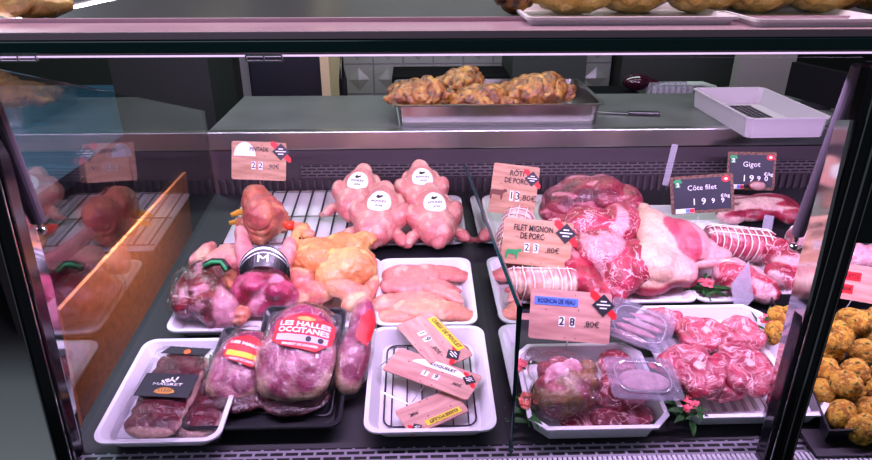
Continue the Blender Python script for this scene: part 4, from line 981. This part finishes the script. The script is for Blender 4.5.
# ================================================================== FLOWERS
def sprig(label, px, py, h, flower, n_leaf, size, seed, up=(0, -.3, 1)):
    p = DK(px, py, h); t = thing('flower_sprig', label, 'flower sprig', p, None, 'decorative flower sprigs'); rnd = random.Random(seed); U = Vector(up).normalized()
    bm = bmesh.new(); bs = bmesh.new()
    for k in range(n_leaf):
        a1 = rnd.random()*6.28; d = Vector((math.cos(a1), math.sin(a1)*.7, .2 + rnd.random()*.7)).normalized(); L = size*(.6 + .5*rnd.random()); w = L*.11; b0 = Vector((rnd.uniform(-.3, .3)*size, rnd.uniform(-.6, .6)*size, rnd.uniform(0, .3)*size))
        s = d.cross(U).normalized(); prev = None
        for i in range(5):
            f = i/4; c = b0 + d*L*f - Vector((0, 0, L*.35*f*f)); ww = w*math.sin(math.pi*(.12 + .86*f)); q = [bm.verts.new(c - s*ww), bm.verts.new(c + Vector((0, 0, -ww*.3))), bm.verts.new(c + s*ww)]
            if prev:
                for j in range(2): bm.faces.new((prev[j], prev[j+1], q[j+1], q[j]))
            prev = q
    bmesh.ops.solidify(bm, geom=bm.faces[:], thickness=.0004)
    bm_obj('leaves', bm, 'leaf', t, smooth=True)
    add_path(bs, [Vector((0, size*.7, 0)), Vector((0, 0, size*.15)), Vector((0, -size*.7, 0))], .0012, 5); bm_obj('stem', bs, 'leaf', t)
    bm = bmesh.new()
    for k in range(16):
        a1 = rnd.random()*6.28; rr = size*.33*rnd.random()**.5; c = Vector((rr*math.cos(a1), rr*math.sin(a1)*1.1, size*.35 + rnd.random()*size*.12))
        for j in range(5):
            a2 = j*1.2566 + a1; dd = Vector((math.cos(a2), math.sin(a2), .5)).normalized()
            bmesh.ops.create_icosphere(bm, subdivisions=1, radius=1, matrix=Matrix.Translation(c + dd*.0028) @ dd.to_track_quat('Z', 'Y').to_matrix().to_4x4() @ Matrix.Diagonal((.0018, .001, .0032, 1)))
    bm_obj('blossom', bm, flower, t, smooth=True)
sprig('coral flower sprig with long leaves in the front corner beside the divider', 526, 412, .014, 'petal_coral', 20, .042, 1)
sprig('pink flower sprig between the divider and the kidney dish, behind the coral one', 519, 374, .016, 'petal', 10, .036, 2)
sprig('red flower sprig between the two white cut corner dishes', 687, 415, .014, 'petal', 20, .042, 3)
sprig('red flower sprig behind the lamb slices next to the pointed sign holder', 704, 292, .012, 'petal', 16, .042, 4)
sprig('flower sprig right of the lamb slices against the breaded balls', 768, 330, .012, 'petal', 16, .04, 5)
sprig('small flower sprig on the dish behind the lidded box', 655, 372, .02, 'petal', 5, .02, 6)
# ================================================================== BREADED BALLS (neighbouring bay)
bt = thing_m('black_tray', 'black tray full of breaded balls right of the wide post', 'tray', on_deck(880, 380))
pa, pb = DK(779, 322, .0), DK(872, 438, .0)
def local_tray():
    c1, c2, c3, c4 = DK(822, 447, 0), DK(1000, 440, 0), DK(905, 308, 0), DK(765, 308, 0)
    im = inv(bt); bm = bmesh.new(); P = [im @ p for p in (c1, c2, c3, c4)]
    ctr = sum(P, Vector()) / 4
    def rg(s, z): return [tuple((ctr + (p - ctr)*s + Vector((0, 0, z)))) for p in P]
    loft(bm, [rg(.97, 0), rg(1, .03), rg(.98, .03), rg(.95, .004)]); return bm
bm_obj('tray_body', local_tray(), 'black_plastic', bt)
ga, gb = lin('#e2aa34'), lin('#b4741f')
gc = lin('#3a5a1c'); gd = lin('#e8c060')
def crumbfn(c, n, s):
    v = mixc(ga, gb, sst(-.2, .3, nz(c, 120, s))); v = mixc(v, gd, sst(.2, .4, nz(c, 260, s+1)))
    return mixc(v, gc, sst(.38, .46, nz(c, 210, s+2)))
protos = []
for k in range(3):
    o = org('breaded_ball', [((0, 0, 0), (.021, .019, .017)), ((.004*(k-1), .003, .002), (.019, .02, .015))], 'crumb', None, .0016, 1, .0012, 150, crumbfn, 100 + k, fold=0); protos.append(o)
rnd = random.Random(5); spots = []
rows = [(318, [790, 822, 850, 878]), (334, [778, 812, 842, 872]), (352, [800, 832, 864]), (372, [796, 826, 856, 884]), (392, [822, 850, 880]), (413, [842, 872]), (430, [862, 890])]
names_y = ['in the rearmost row', 'in the second row from the back', 'in the third row', 'in the middle row', 'in the fifth row', 'in the second row from the front', 'in the front row']
names_x = ['first from the post', 'second from the post', 'third from the post', 'fourth from the post']
kk = 0
for ri, (y, xs) in enumerate(rows):
    for ci, x in enumerate(xs):
        pr = protos[kk % 3]; o = pr if kk < 3 else pr.copy()
        if kk >= 3: col.objects.link(o)
        m4 = Matrix.Translation(DK(x, y, .024 + .003*(ri < 3))) @ Euler((rnd.random()*6, rnd.random()*6, rnd.random()*6)).to_matrix().to_4x4(); o.matrix_basis = m4
        tag(o, 'golden breaded ball %s, %s' % (names_y[ri], names_x[ci]), 'breaded ball', 'breaded balls in the black tray'); kk += 1
for (x, y, lb) in ((808, 326, 'golden breaded ball piled on the rear rows near the post'), (838, 342, 'golden breaded ball piled on the second and third rows'), (862, 322, 'golden breaded ball piled under the pink paper sign'), (846, 384, 'golden breaded ball piled on the middle rows')):
    o = protos[kk % 3].copy(); col.objects.link(o); o.matrix_basis = Matrix.Translation(DK(x, y, .05)) @ Euler((kk, kk*2, kk*3)).to_matrix().to_4x4(); tag(o, lb, 'breaded ball', 'breaded balls in the black tray'); kk += 1
o = protos[0].copy(); col.objects.link(o); o.matrix_basis = Matrix.Translation(DK(783, 318, .03)); tag(o, 'golden breaded ball showing left of the wide post, beside the flower sprig', 'breaded ball', 'breaded balls in the black tray')
m4, W, H, sp = stand(857, 283, 66, 36, .90, -2)
t = cardlike('paper_sign', 'pale paper sign with two red blocks above the breaded balls', 'price sign', m4, W, H, 'card_pink', None, nails=False, spike=sp)
for y, w_, x_ in ((.17, .36, -.14), (-.2, .24, -.16)):
    q = flat(rect(W*x_, H*y, W*w_, H*.24), 'red_print', t, Matrix(), 'red_block'); text('BOULETTE' if y > 0 else '20,80€', H*.15, 'maroon_print', q, Matrix.Translation((W*x_, H*y, 0)), W*w_*.85, .0001)
m4 = on_deck(870, 262, .02); t = thing_m('wrapped_meat', 'pale pink wrapped meat behind the paper sign at the far right', 'wrapped meat', m4)
org_w('pink_meat', m4, [E(850, 256, .03, .05, .03, .025), E(885, 258, .03, .05, .035, .03)], 'raw_skin', .004, 2, .002, 30, skin_paint('#f0b0bc', '#e494a8', '#f4ccd0'), parent=t, seed=120)
# little metal feet under the black tray
m4 = on_deck(800, 430, 0)
bx_ = thing_m('slotted_plate', 'small dark slotted plate on the deck right of the wide post', 'plate', on_deck(840, 440, 0)); box('plate_body', (-.05, -.03, 0), (.06, .02, .006), 'dark_metal', bx_)
# ================================================================== SERVICE SHELF
ZS = 1.1005
def shelf_rect(fl, fr, br, bl, z):
    return px_rect(fl, fr, br, bl, lambda x, y: HZ(x, y, z))
w_, l_, c, rz = shelf_rect((385, 108), (606, 111), (588, 82), (400, 82), 1.15)
rt = thing('steel_pan', 'steel pan of roast chickens on the service shelf', 'pan', (c.x, 1.39 + l_/2 + .012, ZS), 0)
bm_obj('pan_body', tray_bm(w_, l_, .05, .02, 4, .006, .008, .0015), 'tray_steel', rt)
def roast_paint(c, n, s):
    v = mixc(lin('#a86c28'), lin('#7c4218'), sst(-.25, .3, nz(c, 30, s))); v = mixc(v, lin('#45200e'), sst(.12, .4, nz(c, 130, s+3))); return mixc(v, lin('#c08a3c'), sst(.2, .45, nz(c, 44, s+6)))
RC = [(-.19, -.03, .06, .062, 0, 'roast chicken at the left end of the steel pan, dark and round'), (-.075, .06, .07, .056, 50, 'roast chicken at the back of the pan, peppered brown skin'), (-.035, -.05, .052, .058, -20, 'roast chicken in the middle front of the pan with a bent leg'), (.105, -.02, .062, .07, 10, 'largest roast chicken at the right of the pan, smooth golden breast')]
for k, (x, y, z, s, rz_, lb) in enumerate(RC):
    x *= w_/.5
    t = thing('roast_chicken', lb, 'roast chicken', (rt.location.x + x, rt.location.y + y, ZS + z - .01), R(rz_), 'roast chickens in the steel pan'); s *= 1.12
    e = [((0, 0, 0), (s, s*.75, s*.55)), ((s*.4, 0, .006), (s*.6, s*.6, s*.5)), ((-s*.6, s*.45, 0), (s*.5, s*.26, s*.3), (0, 0, -25)), ((-s*.6, -s*.45, 0), (s*.5, s*.26, s*.3), (0, 0, 25)), ((s*.3, -s*.62, 0), (s*.42, s*.2, s*.2), (0, 0, 15)), ((s*.3, s*.62, 0), (s*.42, s*.2, s*.2), (0, 0, -15)), ((s*1.0, -.1*s, -.004), (s*.3, s*.3, s*.28)), ((-s*1.0, -s*.28, -.005), (s*.22, s*.12, s*.12))]
    org('roast_skin_body', e, 'roast_skin', t, .0028, 1, .005, 44, roast_paint, 130 + k)
# knife
kn = thing('knife', 'black handled knife lying on the service shelf right of the steel pan', 'knife', HZ(634, 115, ZS), R(-8))
bm = bmesh.new(); add_box(bm, (.022, 0, .005), (.075, .016, .008)); bm_obj('handle', bm, 'black_plastic', kn, bevel=.002)
bm = bmesh.new(); loft(bm, [[(-.09, .002, z), (-.015, -.008, z), (-.015, .008, z), (-.06, .009, z)] for z in (.004, .0055)]); bm_obj('blade', bm, 'bright_steel', kn)
# white tray with a grille
w_, l_, c, rz = shelf_rect((752, 119), (836, 117), (760, 87), (691, 87), 1.145)
wt = thing('white_service_tray', 'deep white tray with a dark grille on the service shelf', 'tray', (c.x, c.y, ZS), rz)
bm_obj('tray_body', tray_bm(w_ + .004, l_, .044, .012, 1, .004, .003, .003), 'white_plastic_matt', wt)
bm = bmesh.new()
for k in range(7): add_box(bm, (-w_*.22 + w_*.44*k/6, .01, .007), (.004, l_*.62, .003))
for s_ in (-1, 1): add_box(bm, (0, .01 + s_*l_*.31, .007), (w_*.5, .004, .003))
bm_obj('grille', bm, 'dark_metal', wt)
# black screen
p0, p1 = HZ(786, 92, ZS), HZ(842, 114, ZS)
a_ = AY(785, 92, 1.64); b_ = AY(843, 118, 1.47)
sc_ = thing('black_screen', 'black flat screen standing on the service shelf behind the deep white tray', 'screen', (a_.x, a_.y, ZS)); d = Vector((b_.x - a_.x, b_.y - a_.y, 0))
zt = AY(787, 62, 1.64).z - ZS
bm = bmesh.new(); nn = Vector((-d.y, d.x, 0)).normalized() * .02
loft(bm, [[(0, 0, .012), tuple(d + Vector((0, 0, .012))), tuple(d + Vector((0, 0, zt))), (0, 0, zt)], [tuple(nn + Vector((0, 0, .012))), tuple(nn + d + Vector((0, 0, .012))), tuple(nn + d + Vector((0, 0, zt))), tuple(nn + Vector((0, 0, zt)))]]); bm_obj('panel', bm, 'black_matt', sc_, bevel=.002)
bm = bmesh.new(); add_box(bm, d*.5 + nn*.5 + Vector((0, 0, .006)), (.05, .05, .012)); bm_obj('foot', bm, 'black_plastic', sc_)
# ================================================================== ON TOP OF THE GLASS SHELF
ZT = 1.3997
def top_tray(label, fl, fr, L, h=.012):
    a, b = HZ(*fl, ZT + h), HZ(*fr, ZT + h); t = thing('white_display_tray', label, 'tray', ((a.x + b.x)/2, a.y + L/2, ZT + .0005), 0, 'white trays on top of the counter')
    bm_obj('tray_body', tray_bm(b.x - a.x, L, h, .008, 3, .006, .003), 'white_plastic', t); return t
ta = top_tray('white tray of golden chickens above the middle of the counter top', (527, 18), (752, 20), .16)
tb = top_tray('white tray of golden chickens at the right end of the counter top', (757, 20), (900, 20), .16)
def gold_paint(c, n, s):
    v = mixc(lin('#dcb868'), lin('#b88e3c'), sst(-.25, .3, nz(c, 24, s))); return mixc(v, lin('#ecc680'), sst(.1, .4, nz(c, 40, s+3)))
pos = [(560, 'first golden chicken from the left on the long top tray'), (620, 'second golden chicken on the long top tray'), (682, 'third golden chicken on the long top tray'), (735, 'rightmost golden chicken on the long top tray'), (795, 'left golden chicken on the right end top tray'), (856, 'right golden chicken on the right end top tray')]
g0 = None
for k, (px, lb) in enumerate(pos):
    p = AY(px, 8, .93); m4 = Matrix.Translation((p.x, .864 + .008*(k % 2), ZT + .036)) @ Matrix.Rotation(R((k*53) % 60 - 30), 4, 'Z')
    if g0 is None:
        g0 = thing_m('golden_chicken', lb, 'roast chicken', m4, 'golden chickens on top of the counter'); s = .056
        e = [((0, 0, 0), (s, s*.8, s*.6)), ((s*.4, 0, .006), (s*.6, s*.6, s*.5)), ((-s*.5, s*.5, 0), (s*.5, s*.3, s*.35), (0, 0, -25)), ((-s*.5, -s*.5, 0), (s*.5, s*.3, s*.35), (0, 0, 25)), ((s*.2, -s*.7, 0), (s*.42, s*.2, s*.22), (0, 0, 15)), ((-s*.9, -s*.2, 0), (s*.3, s*.3, s*.3))]
        org('golden_skin', e, 'roast_skin', g0, .003, 2, .0035, 34, gold_paint, 140)
    else: copy_thing(g0, m4, lb)
p = AY(510, 10, .9); t = thing('roast_piece', 'dark brown roast piece left of the long top tray', 'roast piece', (p.x, .86, ZT + .0265)); org('roast_skin_body', [((0, 0, 0), (.025, .03, .022)), ((-.012, -.01, 0), (.018, .02, .018))], 'roast_skin', t, .003, 2, .004, 40, roast_paint, 141)
p = AY(12, 22, .8); t = thing('roast_piece', 'golden roast piece at the far left end of the counter top', 'roast piece', (p.x, .835, ZT + .0225)); org('roast_skin_body', [((0, 0, 0), (.045, .03, .02)), ((.03, 0, -.004), (.03, .02, .014))], 'roast_skin', t, .003, 2, .004, 40, gold_paint, 142)
# ================================================================== KITCHEN BEHIND
def kbox(name, label, cat, px0, px1, Y, dY, z0, z1, m, part='panel'):
    a, b = AY(px0, 80, Y), AY(px1, 80, Y); t = thing(name, label, cat, ((a.x + b.x)/2, Y, z0)); w_ = b.x - a.x
    box(part, (-w_/2, 0, 0), (w_/2, dY, z1 - z0), m, t); return t, w_
kbox('door_jamb', 'beige upright door jamb behind the service shelf', 'door jamb', 212, 236, 2.3, .12, 0, 2.2, 'jamb_beige')
kbox('door_frame', 'narrow grey green door frame strip beside the beige jamb', 'door frame', 236, 250, 2.36, .08, 0, 2.2, 'jamb_grey')
t, w_ = kbox('fridge', 'dark blue fridge with a black tube handle behind the service shelf', 'fridge', 252, 322, 2.25, .6, 0, 1.9, 'fridge_dark', 'body')
box('edge_trim', (w_/2, -.02, 0), (w_/2 + .03, .6, 1.9), 'jamb_beige', t)
a = AY(341, 80, 2.15).x - t.location.x
bm = bmesh.new(); add_path(bm, [(a - .02, -.0, 1.25), (a, -.08, 1.2), (a + .005, -.09, 1.05), (a, -.08, .85), (a - .04, 0, .75)], .014, 10); bm_obj('handle', bm, 'black_plastic', t, smooth=True)
kbox('wall_cabinet', 'dark cabinet behind the left end of the service shelf', 'cabinet', 112, 210, 2.0, .4, 0, 1.8, 'kitchen_dark')
kbox('hot_plate', 'black low appliance in front of the tiled wall behind the roast chickens', 'appliance', 392, 512, 2.35, .2, .9, 1.02, 'black_matt')
kbox('green_cupboard', 'dark green cupboard behind the right end of the steel pan', 'cupboard', 512, 585, 2.3, .3, 0, 1.6, 'kitchen_green')
kbox('dark_cupboard', 'near black cupboard in the kitchen behind the knife', 'cupboard', 620, 740, 2.5, .3, 0, 1.7, 'kitchen_dark')
t, w_ = kbox('glass_rack', 'black rack of small drinking glasses behind the knife', 'rack', 654, 702, 2.1, .15, .88, .97, 'black_matt', 'rack_body')
bm = bmesh.new()
for i in range(2):
    for j in range(7): add_tube(bm, (-w_/2 + .02 + j*(w_ - .04)/6, .03 + .06*i, .09), (-w_/2 + .02 + j*(w_ - .04)/6, .03 + .06*i, .15), .009, .011, n=8)
o = bm_obj('small_glasses', bm, 'clear_edge', t); o['kind'] = 'stuff'
p = AY(692, 78, 2.2); t = thing('slicer', 'grey appliance with a long pale handle bar above the glass rack', 'appliance', (p.x, 2.3, .85))
w_ = .30
bm = bmesh.new(); add_box(bm, (0, .03, .06), (w_, .12, .12)); bm_obj('body', bm, 'kitchen_dark', t, bevel=.01); box('pedestal', (-.06, 0, -.85), (.06, .08, .001), 'kitchen_dark', t)
bm = bmesh.new(); add_path(bm, [(-w_*.42, -.03, .10), (-w_*.36, -.05, .145), (-w_*.2, -.05, .158), (w_*.2, -.05, .158), (w_*.36, -.05, .145), (w_*.45, -.03, .10)], .011, 8); bm_obj('handle_bar', bm, 'jamb_grey', t, smooth=True)
p = AY(628, 76, 2.3); t = tag(org('purple_bottle', [((0, 0, 0), (.05, .03, .03)), ((.05, 0, .0), (.03, .012, .012))], 'purple_glass', None, .005, 2, 0, 30, None, 0), 'dark purple bottle lying behind the steel pan right end', 'bottle'); t.location = (p.x, 2.2, p.z)
kbox('bottle_shelf', 'dark shelf under the purple bottle in the kitchen', 'shelf', 600, 650, 2.1, .2, .8, p.z - .035, 'black_matt')
kbox('grey_panel', 'tilted grey panel behind the deep white tray', 'panel', 736, 792, 2.2, .04, 0, 1.6, 'grey_panel')
# ================================================================== BEYOND THE GLASS END PANEL
# blue platform stands in for outdoor paving; orange board leaning beyond the pane
bb = tag(box('paving_standin', (-4.5, 2.2, .50), (-1.50, 4.4, .56), 'blue_paving'), 'raised blue platform standing in for outdoor paving seen in the glass end panel', 'platform')
for k in range(4): box('leg', (-4.45 + 2.8*(k % 2), 2.25 + (k // 2)*2, 0), (-4.37 + 2.8*(k % 2), 2.33 + (k // 2)*2, .5), 'dark_metal', bb)
ob_pts = [AY(x, y, Y_) for x, y, Y_ in ((188, 172, 1.30), (186, 330, 1.12), (60, 400, .86), (72, 320, .92))]
xs_ = -.60
t = thing('orange_board', 'rough orange board with a slanting top edge beyond the glass end panel', 'board', (xs_, 0, 0))
def onx(px, py, x):
    d_ = ray(px, py); return CAM + d_ * (x / d_.x)
pts = [onx(*q, xs_) for q in ((186, 172), (186, 310), (60, 470), (60, 310))]
pts[1].z = pts[2].z = .001
bm = bmesh.new(); loft(bm, [[(0, p.y, p.z) for p in pts], [(-.008, p.y, p.z) for p in pts]]); bm_obj('board_slab', bm, 'orange_board', t)


scene.view_settings.view_transform = 'Standard'; scene.view_settings.look = 'None'; scene.view_settings.gamma = 1
scene.view_settings.use_curve_mapping = False; scene.view_settings.exposure = .24
scene.cycles.max_bounces = 8; scene.cycles.transparent_max_bounces = 16
scene.cycles.use_denoising = True; scene.cycles.caustics_reflective = False; scene.cycles.caustics_refractive = False
scene.cycles.sample_clamp_indirect = 4
